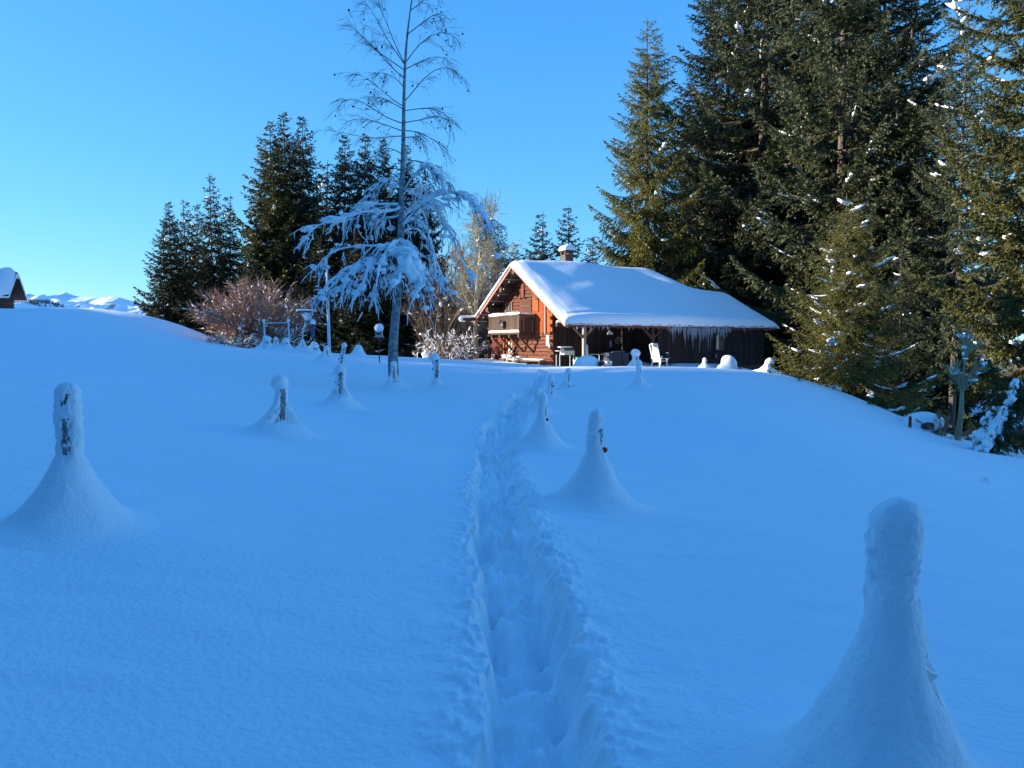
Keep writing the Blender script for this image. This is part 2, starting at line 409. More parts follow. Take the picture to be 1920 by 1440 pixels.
def build_ground():
    deg = np.pi / 180
    ang = np.concatenate([np.arange(-40, -4.6, .30), np.arange(-4.6, 9.5, .058), np.arange(9.5, 40, .30), np.arange(40, 320, 3.5)]) * deg
    rr = np.concatenate([np.exp(np.linspace(math.log(.35), math.log(1.3), 40))[:-1], np.exp(np.linspace(math.log(1.3), math.log(60), 660)), np.exp(np.linspace(math.log(61), math.log(22000), 70))])
    A, R = np.meshgrid(ang, rr)
    X, Y = R * np.sin(A), R * np.cos(A)
    Z = ground_z(X, Y) + trench(X, Y)
    # where the path runs on behind, close the middle
    n, k = X.shape
    mb = MB(); mb.add(np.stack([X, Y, Z], -1), gridf(n, k, True)[:, ::-1])
    c = np.array([[0, 0, float(Z[0].mean())]]); ring = np.stack([X[0], Y[0], Z[0]], -1)
    mb.add(np.concatenate([ring, c]), [[i, k, (i + 1) % k] for i in range(k)])
    return link('snow_field', mb.mesh('snow_field', True), M['snow'], kind='structure')
build_ground()

def build_mountains():
    # far ridge and a nearer rounded hill; outline follows the summits on the skyline
    D = 9000.
    xs = np.linspace(-9500, -2600, 420); ys = np.linspace(D - 2300, D + 1400, 170)
    X, Y = np.meshgrid(xs, ys)
    pts = np.array([(-400, 571), (-300, 560), (-180, 566), (-90, 556), (0, 562), (22, 560), (40, 557), (58, 551.5), (72, 555), (84, 551.5), (100, 559), (112, 553), (127, 548.5), (140, 553), (150, 556.5), (175, 557.5), (190, 558.5), (210, 556.5), (228, 557.5), (242, 562), (262, 569), (290, 574), (340, 570), (450, 580), (600, 575)], float)
    px = 960 + FPX * X / D
    crest = (HY - np.interp(px, pts[:, 0], pts[:, 1])) / FPX * D
    back = np.clip((Y - D) / 1400., -3, 1)
    fall = np.where(Y < D, 1 - sstep(0, 2300, D - Y) * .78 - .12 * (1 - np.exp(-(D - Y) / 250.)), 1 - .5 * back)
    rdg = 1 - np.abs(noise2(X / 420., Y / 520., 61)) * 1.0
    det = (rdg - .6) * 130 + (.5 - np.abs(noise2(X / 190., Y / 320., 62))) * 60 + noise2(X / 70., Y / 90., 63) * 14
    w = sstep(0, 700, np.abs(D - Y))
    Z = crest * fall + det * (.10 + .9 * w) * sstep(-200, 300, crest)
    mb = MB(); mb.add(np.stack([X, Y, Z + EZ], -1), gridf(*X.shape)[:, ::-1] if False else gridf(*X.shape))
    link('mountain_range', mb.mesh('mountain_range', True), M['mountain'], kind='structure')
    # nearer sunlit snow hill with a wooded knoll
    D = 2600.
    xs = np.linspace(-2600, -1050, 200); ys = np.linspace(D - 500, D + 500, 90); X, Y = np.meshgrid(xs, ys)
    px = 960 + FPX * X / D
    pts = np.array([(-500, 580), (-200, 566), (-60, 571), (20, 571), (45, 566), (62, 563.5), (78, 569), (88, 570), (103, 568), (118, 573), (133, 580), (170, 588), (300, 596)], float)
    crest = (HY - np.interp(px, pts[:, 0], pts[:, 1])) / FPX * D
    Z = crest - ((Y - D) / 500.) ** 2 * 75 + 5 * fbm2(X / 70., Y / 70., 65, 3) * sstep(20, 120, np.abs(Y - D))
    mb = MB(); mb.add(np.stack([X, Y, Z + EZ], -1), gridf(*X.shape))
    link('snow_hill', mb.mesh('snow_hill', True), M['mountain'], kind='structure')
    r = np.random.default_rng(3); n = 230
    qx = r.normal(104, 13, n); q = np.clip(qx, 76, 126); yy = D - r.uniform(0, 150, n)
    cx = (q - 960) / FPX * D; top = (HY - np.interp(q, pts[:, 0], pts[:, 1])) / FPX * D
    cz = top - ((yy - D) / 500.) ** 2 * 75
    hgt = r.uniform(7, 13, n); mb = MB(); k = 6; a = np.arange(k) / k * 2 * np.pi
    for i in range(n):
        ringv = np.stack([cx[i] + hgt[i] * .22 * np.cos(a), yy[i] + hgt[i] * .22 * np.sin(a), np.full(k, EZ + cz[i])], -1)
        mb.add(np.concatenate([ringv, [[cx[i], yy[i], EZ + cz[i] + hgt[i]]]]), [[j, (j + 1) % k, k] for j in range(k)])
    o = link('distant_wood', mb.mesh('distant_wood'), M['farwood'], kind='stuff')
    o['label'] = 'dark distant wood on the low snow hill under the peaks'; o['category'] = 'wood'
build_mountains()

# ------------------------------------------------------------------ conifers
def conifer_meshes(name, H, R, seed, droop=.5, crown0=.04, gran=1.0, power=.8, ragged=.25, whorl=.42, snow=60, snow_size=1.0, nb=6, gaps=0.0, needle=.13, tiplen=.42, wfac=1.0, snowtop=False):
    r = np.random.default_rng(seed)
    BZ, AZ, LL = [], [], []
    z = H * crown0
    while z < H - .15:
        t = (z / H - crown0) / (1 - crown0)
        Lm = R * (1 - t) ** power * (.78 + .22 * min(1, t * 6 + .3)) + .10
        n = max(3, int(nb + r.integers(-1, 2) - (2 if t > .9 else 0)))
        a0 = r.uniform(0, 6.28)
        for i in range(n):
            if r.uniform() < gaps: continue
            BZ.append(z + r.uniform(-.15, .15)); AZ.append(a0 + i / n * 6.283 + r.normal(0, .22))
            LL.append(Lm * (1 + r.normal(0, ragged) * .8))
        z += whorl * (1 - .45 * t) * r.uniform(.75, 1.25)
    BZ, AZ, LL = np.array(BZ), np.array(AZ), np.clip(np.array(LL), .12, None)
    tt = np.clip((BZ / H - crown0) / (1 - crown0), 0, 1)
    # branch arcs: steep and rising near the tip of the tree, level then hanging below
    rise = (-.28 * droop + tt * (.55 + .25 * (1 - droop))) + r.normal(0, .09, len(BZ))
    sag = .22 * droop * (1 - tt) + .05
    upt = .16 * (1 - tt)
    def bpos(i, s):
        x = LL[i] * s
        return np.stack([np.cos(AZ[i]) * x, np.sin(AZ[i]) * x, BZ[i] + LL[i] * (rise[i] * s - sag[i] * np.sin(s * np.pi) + upt[i] * s ** 3)], -1)
    # wood
    wood_ = MB()
    zt = np.linspace(-.6, H, 14); lean = r.normal(0, .008, 2)
    rad = np.clip(.0095 * H * (1 - zt / H) ** .9 + .012, .012, None)
    wood_.tube(np.stack([lean[0] * zt + .05 * np.sin(zt * .4 + seed), lean[1] * zt, zt], -1), rad, 8)
    ii = np.arange(len(BZ)); s5 = np.linspace(0, .92, 5)
    BP = np.stack([bpos(ii, np.full(len(ii), s)) for s in s5], 1)
    BR = (LL[:, None] * .011 + .006) * (1 - s5 * .85)[None]
    wood_.add(*tubes(BP, BR, 3))
    # twigs
    TI, TS, SD = [], [], []
    for i in range(len(BZ)):
        n = max(3, int(LL[i] / (.105 * gran)))
        s = (np.arange(n) + r.uniform(0, 1, n)) / n
        s = .10 + .90 * s
        TI.append(np.full(2 * n, i)); TS.append(np.concatenate([s, np.clip(s + r.normal(0, .02, n), 0, 1)])); SD.append(np.concatenate([np.ones(n), -np.ones(n)]))
    TI, TS, SD = np.concatenate(TI), np.concatenate(TS), np.concatenate(SD)
    base = bpos(TI, TS); eps = bpos(TI, np.clip(TS + .03, 0, 1.05)) - base
    tg = eps / (np.linalg.norm(eps, axis=1, keepdims=True) + 1e-9)
    d = np.stack([np.cos(AZ[TI]), np.sin(AZ[TI]), 0 * TS], -1); q = np.stack([-d[:, 1], d[:, 0], 0 * TS], -1)
    tipness = sstep(.8, 1.0, TS)
    low = (1 - tt[TI])
    td = tg * (.75 + .8 * tipness)[:, None] + q * (SD * (.85 - .6 * tipness))[:, None] + r.normal(0, .22, base.shape)
    td[:, 2] -= droop * (.35 + 1.05 * low * r.uniform(.3, 1.3, len(TS))) * (1 - .6 * tipness)
    td /= np.linalg.norm(td, axis=1, keepdims=True)
    tl = np.clip((.10 + tiplen * LL[TI] * .42 * (1.02 - TS) ** .7) * r.uniform(.6, 1.25, len(TS)), .08, .85)
    # needles along twigs
    cnt = np.maximum(2, np.round(tl / (.050 * gran))).astype(int)
    idx = np.repeat(np.arange(len(tl)), cnt)
    k = np.arange(len(idx)) - np.repeat(np.cumsum(cnt) - cnt, cnt)
    f = (k + r.uniform(0, 1, len(k))) / cnt[idx]
    sagt = (f ** 2) * tl[idx] * .25 * droop
    c = base[idx] + td[idx] * (tl[idx] * f)[:, None]; c[:, 2] -= sagt
    nd = td[idx] * .9 + r.normal(0, .55, c.shape); nd[:, 2] -= .12
    nd /= np.linalg.norm(nd, axis=1, keepdims=True)
    ln = needle * gran ** .7 * r.uniform(.7, 1.4, len(k)) * (1 - .40 * tt[TI][idx])
    wv = np.cross(nd, r.normal(0, 1, c.shape)); wv /= np.linalg.norm(wv, axis=1, keepdims=True) + 1e-9
    wd = ln * r.uniform(.19, .33, len(k)) * wfac
    v0 = c - wv * wd[:, None]; v1 = c + wv * wd[:, None]; v2 = c + nd * ln[:, None]
    V = np.stack([v0, v1, v2], 1).reshape(-1, 3); F = np.arange(len(V)).reshape(-1, 3)
    crown = MB().add(V, F)
    # snow lying on boughs
    sn = MB()
    if snow:
        w_ = (1 - tt + .1) * LL
        if snowtop: w_ = (.15 + tt) * LL ** .5
        pick = r.choice(len(BZ), min(snow, len(BZ)), p=w_ / w_.sum(), replace=False)
        nc = r.integers(3, 9, len(pick)); rep_ = np.repeat(pick, nc); s0 = np.repeat(r.uniform(.25, .9, len(pick)), nc); big = np.repeat(r.uniform(.5, 1.35, len(pick)), nc)
        s_ = np.clip(s0 + r.normal(0, .5, len(rep_)) * .30 / LL[rep_], .1, 1); C = bpos(rep_, s_); C2 = bpos(rep_, s_ + .05)
        slope = np.clip((C2[:, 2] - C[:, 2]) / (LL[rep_] * .05), -.5, .5)
        lat = r.normal(0, .09, len(rep_)) * big; C[:, 0] -= np.sin(AZ[rep_]) * lat; C[:, 1] += np.cos(AZ[rep_]) * lat
        sz = snow_size * big * r.uniform(.35, 1.1, len(rep_))
        S = np.stack([.17 * sz * r.uniform(.8, 1.6, len(rep_)), .12 * sz, .07 * sz * r.uniform(.7, 1.5, len(rep_))], -1)
        C[:, 2] += S[:, 2] * .4 - .3 * np.abs(lat) - .02
        sn.add(*many_blobs(C, S, AZ[rep_], seed, 1, .36, tilt=slope))
        # thin streaks of snow along whole boughs
        ns = max(4, int(snow * .4)); pk = r.choice(len(BZ), ns, p=w_ / w_.sum()); a_ = r.uniform(.15, .6, ns); b_ = np.clip(a_ + r.uniform(.15, .5, ns), 0, 1)
        tq = np.linspace(0, 1, 9); SPt = np.stack([bpos(pk, a_ + (b_ - a_) * q_) for q_ in tq], 1)
        SR = snow_size * (.035 + .03 * r.random((ns, 1))) * np.sin(np.pi * np.clip(tq, .06, .94))[None] ** .5 * (1 + .7 * noise2(tq[None] * 5, np.arange(ns)[:, None] * 2.3, seed))
        SPt[..., 2] += np.clip(SR, .008, None) * .6 + .015; SPt[..., 0] += .02 * noise2(tq[None] * 6, np.arange(ns)[:, None] * 1.7, seed + 3)
        sn.add(*tubes(SPt, np.clip(SR, .008, None), 6))
    return dict(trunk=wood_.mesh(name + '_trunk'), crown=crown.mesh(name + '_crown'), snow=sn.mesh(name + '_snow', True) if snow else None, H=H)

KINDS = {
    'A': conifer_meshes('spruce_broad', 24, 5.0, 11, droop=1.0, power=.66, ragged=.14, whorl=.74, snow=24, nb=6, wfac=1.4, gran=.86, needle=.14, tiplen=.72),
    'B': conifer_meshes('fir_tall', 30, 5.0, 12, droop=.38, power=.55, ragged=.30, whorl=1.02, snow=34, snow_size=1.15, nb=6, gaps=.05, wfac=1.25, crown0=.07, gran=.88, needle=.155, tiplen=.78),
    'C': conifer_meshes('spruce_tall', 30, 4.6, 13, droop=.75, power=.60, ragged=.26, whorl=.98, snow=24, snow_size=1.1, nb=6, wfac=1.35, gaps=.06, crown0=.08, gran=1.0, needle=.16, tiplen=.72),
    'D': conifer_meshes('fir_gappy', 28, 4.8, 14, droop=.30, power=.52, ragged=.38, whorl=1.15, snow=52, snow_size=1.4, nb=6, gaps=.12, wfac=1.25, crown0=.20, gran=.98, needle=.16, tiplen=.78),
    'H': conifer_meshes('fir_snowy_tip', 28, 4.2, 19, droop=.30, power=.62, ragged=.34, whorl=1.0, snow=30, snow_size=1.5, nb=6, gaps=.15, crown0=.24, gran=1.1, needle=.16, tiplen=.7, snowtop=True),
    'E': conifer_meshes('spruce_young', 9, 3.1, 15, droop=.85, power=.80, ragged=.18, whorl=.36, snow=90, snow_size=.75, nb=7, gran=.66, needle=.115, wfac=.75, tiplen=.78),
    'F': conifer_meshes('spruce_far', 16, 4.0, 16, droop=.80, power=.88, ragged=.20, whorl=.62, snow=44, snow_size=1.0, nb=7, wfac=1.45, gran=1.15, needle=.16, tiplen=.72),
    'G': conifer_meshes('spruce_slim', 14, 3.1, 17, droop=.60, power=.92, ragged=.22, whorl=.60, snow=22, snow_size=.9, nb=6, wfac=1.35, gran=1.15, gaps=.04, needle=.16, tiplen=.72),
}
LEAFM = {'H': 'fir', 'A': 'olive', 'B': 'fir', 'C': 'darkspruce', 'D': 'fir', 'E': 'olive', 'F': 'darkspruce', 'G': 'darkspruce'}
for k_, d_ in KINDS.items():
    d_['trunk'].materials.append(M['bark']); d_['crown'].materials.append(M[LEAFM[k_]])
    if d_['snow']: d_['snow'].materials.append(M['tree_snow'])

def conifer(kind, x, y, H, label, group, wide=1.0, rz=None, name='spruce_tree', leaf=None, sink=.25, snow=True, z=None):
    d_ = KINDS[kind]; s = H / d_['H']
    t = thing(name, label, 'tree', (x, y, (gz(x, y) if z is None else z) - sink), rng.uniform(0, 6.28) if rz is None else rz, group)
    for part in ('trunk', 'crown', 'snow'):
        if d_[part] is None or (part == 'snow' and not snow): continue
        o = link('branch_snow' if part == 'snow' else part, d_[part], parent=t, kind='stuff' if part == 'snow' else None); o.scale = (s * wide, s * wide, s)
        if part == 'crown' and leaf:
            o.material_slots[0].link = 'OBJECT'; o.material_slots[0].material = M[leaf]
    return t

def by_px(kind, px, top, Y, label, group, wide=1.0, rz=None, **kw):
    """a conifer whose stem stands at picture column px, distance Y, with its tip at picture row top"""
    b = P(px, 650, Y); g = gz(b[0], Y); H = P(px, top, Y)[2] - g + .25
    return conifer(kind, b[0], Y, H, label, group, wide, rz, **kw)

GR = 'conifers of the wood right of the chalet'
by_px('A', 1214, 34, 54, 'broad olive spruce rising behind the chalet roof, leftmost tree of the right wood', GR, 1.0, 1.0)
by_px('C', 1352, -160, 60, 'tall dark spruce just right of the broad olive spruce behind the roof', GR, 1.05, 2.0)
by_px('B', 1418, -420, 56, 'tall fir standing behind the low hipped end of the chalet roof', GR, 1.02, .3, name='fir_tree')
by_px('C', 1478, -380, 58, 'dark tall spruce behind the bluish firs above the roof end', GR, 1.0, 4.0)
by_px('B', 1570, -560, 47, 'big bluish fir beside the right end of the chalet roof', GR, .84, 2.6, name='fir_tree')
by_px('D', 1644, -230, 47, 'gappy fir with sky showing through, behind the young olive spruce', GR, 1.05, 1.2, name='fir_tree')
by_px('C', 1706, -60, 45, 'dark spruce with thin lower boughs above the shaded gap', GR, 1.1, 5.2)
by_px('H', 1788, -20, 40, 'fir with its snowy tip just inside the top edge of the picture', GR, .80, 3.3, name='fir_tree')
by_px('B', 1935, -560, 29, 'large fir cut by the right edge of the picture, boughs reaching in', GR, .80, .9, name='fir_tree', leaf='spruce')
by_px('E', 1590, 362, 27, 'young olive spruce with snowy lower boughs at the edge of the snow bank', GR, 1.12, .4)
by_px('G', 1478, 330, 55, 'small dark spruce close behind the right eave corner', GR, 1.2, 2.2)
by_px('D', 1868, 150, 52, 'fir farther back between the snowy tipped fir and the right edge', GR, .8, 4.4, name='fir_tree')
by_px('G', 1690, 470, 36, 'small shaded spruce in the dark hollow of the wood', GR, 1.2, 1.4)
by_px('G', 1755, 420, 44, 'slim shaded spruce deeper in the hollow of the wood', GR, 1.2, 3.9)
by_px('C', 1300, 120, 70, 'far dark spruce showing between the broad spruce and the tall wood', GR, 1.2, 3.1)
by_px('C', 1585, -60, 62, 'far dark spruce filling the back of the wood above the young spruce', GR, 1.2, .7)
by_px('C', 1735, 190, 66, 'far dark spruce at the back of the shaded hollow', GR, 1.2, 2.7)
by_px('F', 1510, 420, 52, 'dark bushy spruce low behind the chalet, right of the roof end', GR, 1.2, 2.9)
by_px('F', 1385, 360, 60, 'dark bushy spruce low behind the lower roof ridge', GR, 1.2, .6)

GL = 'conifers standing left behind the birch'
by_px('F', 322, 378, 56, 'leftmost dense dark spruce on the snow crest', GL, 1.0, .5)
by_px('G', 354, 371, 60, 'slim spruce second from the left on the crest', GL, .9, 1.1)
by_px('G', 374, 378, 62, 'slim spruce just left of the pointed slender spruce', GL, .9, 3.0)
by_px('G', 403, 323, 58, 'slender pointed spruce, tallest of the left crest clump', GL, .85, 2.0)
by_px('G', 432, 362, 57, 'slim spruce in the gap left of the big triple clump', GL, .95, 4.1)
by_px('F', 513, 228, 57, 'left spruce of the big triple clump behind the brown shrub', GL, 1.0, 5.0, leaf='spruce')
by_px('F', 538, 210, 60, 'middle and tallest spruce of the big triple clump', GL, .9, .2)
by_px('F', 572, 217, 58, 'right spruce of the big triple clump, bare sided', GL, .85, 1.9)
by_px('G', 612, 300, 56, 'dark spruce between the triple clump and the birch', GL, 1.1, 3.7)
by_px('F', 650, 252, 57, 'dark spruce with snow pads left of the birch stem', GL, .9, 2.4)
by_px('F', 688, 250, 59, 'dark spruce close to the left of the birch stem', GL, .85, 3.3)
by_px('F', 722, 258, 57, 'dark spruce directly behind the birch stem', GL, .8, .9)
by_px('F', 764, 272, 58, 'dark spruce just right of the birch stem', GL, .8, 5.5)
by_px('F', 800, 320, 58, 'dark spruce right of the birch under its bent bough', GL, .85, 1.5)
by_px('G', 598, 440, 53, 'low dark spruce behind the lantern pole', GL, 1.5, 4.8)
by_px('G', 670, 430, 51, 'low dark spruce behind the hanging snow curtain', GL, 1.6, 2.2)
by_px('G', 735, 440, 52, 'low dark spruce behind the birch trunk foot', GL, 1.5, .1)
by_px('G', 470, 470, 52, 'low dark spruce behind the brown shrub', GL, 1.5, 1.0)
by_px('G', 936, 415, 74, 'narrow spruce behind the bare trees left of the gable', 'small spruces behind the chalet', 1.1, 2.0)
by_px('G', 966, 452, 88, 'tiny spruce tip just above the gable peak', 'small spruces behind the chalet', 1.1, 1.0)
by_px('G', 1012, 396, 78, 'left one of two small spruces showing above the ridge', 'small spruces behind the chalet', 1.2, 4.0)
by_px('G', 1062, 383, 80, 'small spruce directly behind the chimney', 'small spruces behind the chalet', 1.2, 5.0)
by_px('G', 1108, 440, 84, 'small spruce between the chimney and the broad olive spruce', 'small spruces behind the chalet', 1.2, 3.0)
by_px('G', 880, 545, 70, 'dark spruce behind the bare pale trunk', 'small spruces behind the chalet', 1.3, .3)
by_px('G', 842, 535, 66, 'dark spruce behind the snowy thicket', 'small spruces behind the chalet', 1.3, 3.3)
by_px('G', 905, 560, 66, 'low dark spruce close behind the left eave log', 'small spruces behind the chalet', 1.4, 5.3)

# the wood on the sun side, left of the picture, that shades the snow field
SHADE = [(-34, -14, 26), (-38, -8, 25), (-31, -3, 24), (-40, 1, 27), (-33, 5, 25), (-42, 8, 26), (-35, 11, 24), (-44, 14, 27), (-38, 17, 25), (-47, 20, 26), (-42, 22.5, 24),
         (-52, 9, 26), (-55, 17, 27), (-50, 3, 26), (-48, -4, 26), (-58, 23, 25), (-46, 26, 14), (-52, 28.5, 12), (-47, 31.5, 15.5), (-55, 33.5, 16), (-51, 38, 6), (-58, 31, 16), (-49, 34.5, 10), (-60, 27, 13), (-62, 38, 10), (-58, 42, 8),
         (-30, -22, 25), (-42, -16, 26), (-26, -16, 24),
         (-19, -15, 20), (-13, -18, 21), (-7, -14, 20), (-1, -17, 21), (5, -14, 20), (11, -17, 21), (17, -13, 19), (23, -16, 20), (29, -11, 18), (-16, -23, 24), (-4, -23, 24), (8, -24, 24), (20, -23, 24), (-36, 2.5, 25), (-29, .5, 22), (-45, 11, 25), (-32, 8, 23)]
for i, (x, y, h) in enumerate(SHADE):
    conifer('FCF'[i % 3] if h > 14 else 'F', x, y, h, 'dark spruce of the wood left of and behind the viewer that shades the snow', 'spruces of the shading wood', 1.15 if h > 14 else 1.5, snow=False)

# ------------------------------------------------------------------ chalet (local x along the ridge, local y to the back, z from the snow at its near corner)
TH = math.radians(28)
CX, CY = 2.22, 41.5
CZ = EZ - 1.0
chalet = thing('chalet', 'old brown wooden chalet with balcony and thick snow on its long roof', 'house', (CX, CY, CZ), TH)
VR, ZR, TAN, WL, VE0, VE1, U0, U1 = 2.85, 5.62, math.tan(math.radians(31)), 7.4, -2.9, 7.9, -1.0, 13.7
VP = -2.3                                           # porch beam line and barn wall
def roof_z(u, v):
    """underside of the snow: saddle roof, hipped down to a lower ridge and hipped again at the far end"""
    slope = ZR - TAN * np.abs(v - VR)
    hip1 = ZR - np.clip(u - 8.55, 0, None) * 1.25
    low = np.minimum(3.98, 3.98 - np.clip(u - 12.5, 0, None) * 1.5)
    sm = .05
    top = .5 * (hip1 + low + np.sqrt((hip1 - low) ** 2 + sm))
    top = np.minimum(top, ZR)
    return .5 * (slope + top - np.sqrt((slope - top) ** 2 + .012))
def wall_top(v): return ZR - .16 - TAN * abs(v - VR)

def lbox(name, mat_, u0, u1, v0, v1, z0, z1, parent=chalet, rot=(0, 0, 0)):
    return board(name, mat_, parent, ((u0 + u1) / 2, (v0 + v1) / 2, (z0 + z1) / 2), (u1 - u0, v1 - v0, z1 - z0), rot)

rc = random.Random(5)
gable = link('gable_wall', MB().add([[.06, 0, -.6], [.06, WL, -.6], [.06, WL, wall_top(WL)], [.06, VR, wall_top(VR)], [.06, 0, wall_top(0)],
                                   [.22, 0, -.6], [.22, WL, -.6], [.22, WL, wall_top(WL)], [.22, VR, wall_top(VR)], [.22, 0, wall_top(0)]],
                                   [[0, 1, 2, 3, 4][::-1], [5, 6, 7, 8, 9]]).mesh('gable_wall'), M['beam'], chalet)
# squared logs of the gable, with openings left free: (v0, v1, z0, z1)
OPEN = [(2.2, 3.62, 1.75, 3.75), (0, 2.16, 1.72, 9), (4.62, 5.52, 2.75, 3.62), (4.55, 5.35, -.6, 1.35), (5.7, WL, -.6, 1.62)]
z = -.5; i = 0
while z < 5.4:
    h = .205
    zc = z + h / 2
    lo, hi = -.05, WL + .05
    reach = (ZR - .2 - (z + h)) / TAN
    lo, hi = max(lo, VR - reach), min(hi, VR + reach)
    if hi - lo > .25:
        spans = [(lo, hi)]
        for (a, b, c, d) in OPEN:
            if c < zc < d:
                ns = []
                for (p, q) in spans:
                    if b <= p or a >= q: ns.append((p, q)); continue
                    if a > p: ns.append((p, a))
                    if b < q: ns.append((b, q))
                spans = ns
        for (p, q) in spans:
            # break long courses at an uneven joint
            cuts = [p]; 
            while q - cuts[-1] > 2.6: cuts.append(cuts[-1] + rc.uniform(1.0, 2.2))
            cuts.append(q)
            for a, b in zip(cuts[:-1], cuts[1:]):
                if b - a < .06: continue
                e = rc.uniform(-.035, .02)
                lbox('log', M['logwood'], -.03 + e, .055, a + .012, b - .012, z + .014, z + h - .014, gable)
    z += h; i += 1
# crossing log ends at the corners
for k in range(9):
    for v in (-.02, WL + .02):
        if v > 1 and k > 7: continue
        lbox('log_end', M['logwood'], -.26 + rc.uniform(-.03, .03), -.035, v - .09, v + .09, -.42 + k * .41, -.24 + k * .41, gable)
# orange vertical planks at the right of the gable
v = .02
while v < 2.12:
    w = rc.uniform(.15, .24); w = min(w, 2.15 - v)
    lbox('plank', M['orangewood'], -.06 + rc.uniform(-.01, .01), .05, v + .006, v + w - .006, 1.75, wall_top(v) - .02, gable); v += w
lbox('trim', M['orangewood'], -.085, -.062, 0, 2.16, 2.86, 2.93, gable)
lbox('down_pipe', M['palewood'], -.14, -.09, .62, .68, 1.7, 3.75, chalet)
sh = lbox('shutter', M['orangewood'], -.12, -.088, 1.42, 2.08, 2.95, 3.78, chalet)
# balcony door with planks
door = link('balcony_door', MB().box((.0, 2.91, 2.75), (.05, 1.38, 1.96)).mesh('balcony_door'), M['beam'], chalet)
for k in range(7): lbox('plank', M['logwood'], -.075, -.028, 2.25 + k * .19, 2.43 + k * .19, 1.8, 3.70, door)
for zz in (2.25, 3.25): lbox('cross_bar', M['beam'], -.105, -.078, 2.27, 3.56, zz, zz + .12, door)
# king post and purlins
lbox('king_post', M['logwood'], -.12, -.04, VR + .25, VR + .55, 3.8, 5.05, chalet)
for v, dz in ((VR, -.38), (.2, -.36), (6.2, -.34), (4.4, -.36)):
    zc = ZR - TAN * abs(v - VR) + dz
    lbox('purlin', M['beam'], -.95, .3, v - .14, v + .14, zc - .16, zc + .12, chalet)
# window above the balcony, with bars
win = link('window', MB().box((.02, 5.07, 3.18), (.04, .86, .84)).mesh('window'), M['glass'], chalet)
for k in range(5): lbox('window_bar', M['palewood'], -.055, -.02, 4.68 + k * .19, 4.72 + k * .19, 2.8, 3.58, win)
for (a, b, c, d) in ((4.62, 5.52, 3.58, 3.66), (4.62, 5.52, 2.72, 2.80)): lbox('frame', M['orangewood'], -.07, .03, a, b, c, d, win)
for a in (4.60, 5.48): lbox('frame', M['orangewood'], -.066, .03, a, a + .07, 2.8, 3.58, win)
# ground floor window with pale curtain, and the dark red door
gw = link('window', MB().box((.03, 4.95, .55), (.03, .74, 1.5)).mesh('ground_window'), M['curtain'], chalet)
for a in (4.55, 5.28): lbox('frame', M['orangewood'], -.06, .03, a, a + .08, -.4, 1.32, gw)
lbox('frame', M['orangewood'], -.065, .03, 4.55, 5.36, 1.32, 1.42, gw); lbox('glazing_bar', M['palewood'], -.02, .012, 4.63, 5.28, .55, .6, gw)
lbox('glazing_bar', M['palewood'], -.021, .013, 4.93, 4.97, -.2, 1.3, gw)
dr = link('door', MB().box((.02, 6.55, .5), (.04, 1.66, 2.2)).mesh('red_door'), M['redwood'], chalet)
for k in range(9): lbox('plank', M['redwood'], -.055 + rc.uniform(-.008, .008), -.004, 5.73 + k * .183, 5.905 + k * .183, -.55, 1.58, dr)
for zz in (.0, 1.1): lbox('strap_hinge', M['darkmetal'], -.075, -.058, 5.9, 6.7, zz, zz + .05, dr)
lbox('handle', M['metal'], -.12, -.06, 5.95, 5.99, .55, .8, dr)
lbox('door_post', M['orangewood'], -.12, .05, 5.52, 5.68, -.55, 1.62, chalet)
# balcony
bal = link('balcony', MB().box((-.52, 3.76, 1.74), (1.04, 3.84, .10)).mesh('balcony_floor'), M['greywood'], chalet)
v = 1.88; 
while v < 5.62:
    w = rc.uniform(.125, .155); e = rc.uniform(-.012, .012)
    lbox('baluster_board', M['greywood'], -1.075 + e, -1.045 + e, v, v + w - .035, 1.70, 2.72 + rc.uniform(-.01, .01), bal); v += w
for vv in (1.855, 5.645):
    u = -1.03
    while u < -.06:
        lbox('baluster_board', M['greywood'], u, u + .085, vv - .015, vv + .015, 1.70, 2.72, bal); u += .112
lbox('rail', M['greywood'], -1.11, -1.01, 1.80, 5.70, 2.725, 2.80, bal)
for vv in (1.84, 5.66): lbox('rail', M['greywood'], -1.005, 0, vv - .05, vv + .05, 2.724, 2.795, bal)
lbox('lower_rail', M['palewood'], -1.10, -1.078, 1.83, 5.67, 1.80, 1.88, bal)
sm_ = MB()
def snow_bar(mb, a, b, w, h, seed, n=24, k=10):
    a, b = np.array(a, float), np.array(b, float); t = np.linspace(0, 1, n)
    pts = a + (b - a) * t[:, None]; L_ = np.linalg.norm(b - a)
    r = (1 + .25 * noise2(t * L_ * 2.2, 0 * t, seed)) * np.minimum(1, np.sqrt(np.clip(np.minimum(t, 1 - t) * L_ / .08 + .05, 0, 1)))
    V, F = tubes(pts[None], r[None], k); V = V.reshape(n, k, 3); c = pts[:, None]
    d = V - c; dirn = (b - a) / L_; side = np.cross(dirn, [0, 0, 1.]); 
    sid = d @ side; up = d[..., 2]
    V = c + side * (sid * w / 2)[..., None] + np.array([0, 0, 1.]) * (up * h / 2 + h * .35)[..., None] + dirn * (d @ dirn)[..., None]
    mb.add(V.reshape(-1, 3), F); return mb
snow_bar(sm_, (-1.06, 1.8, 2.80), (-1.06, 5.7, 2.80), .17, .17, 3); snow_bar(sm_, (-1.0, 1.84, 2.80), (-.05, 1.84, 2.80), .13, .10, 4)
snow_bar(sm_, (-1.1, 1.85, 1.88), (-1.1, 5.65, 1.88), .07, .07, 5)
link('rail_snow', sm_.mesh('rail_snow', True), M['snow_coat'], bal)
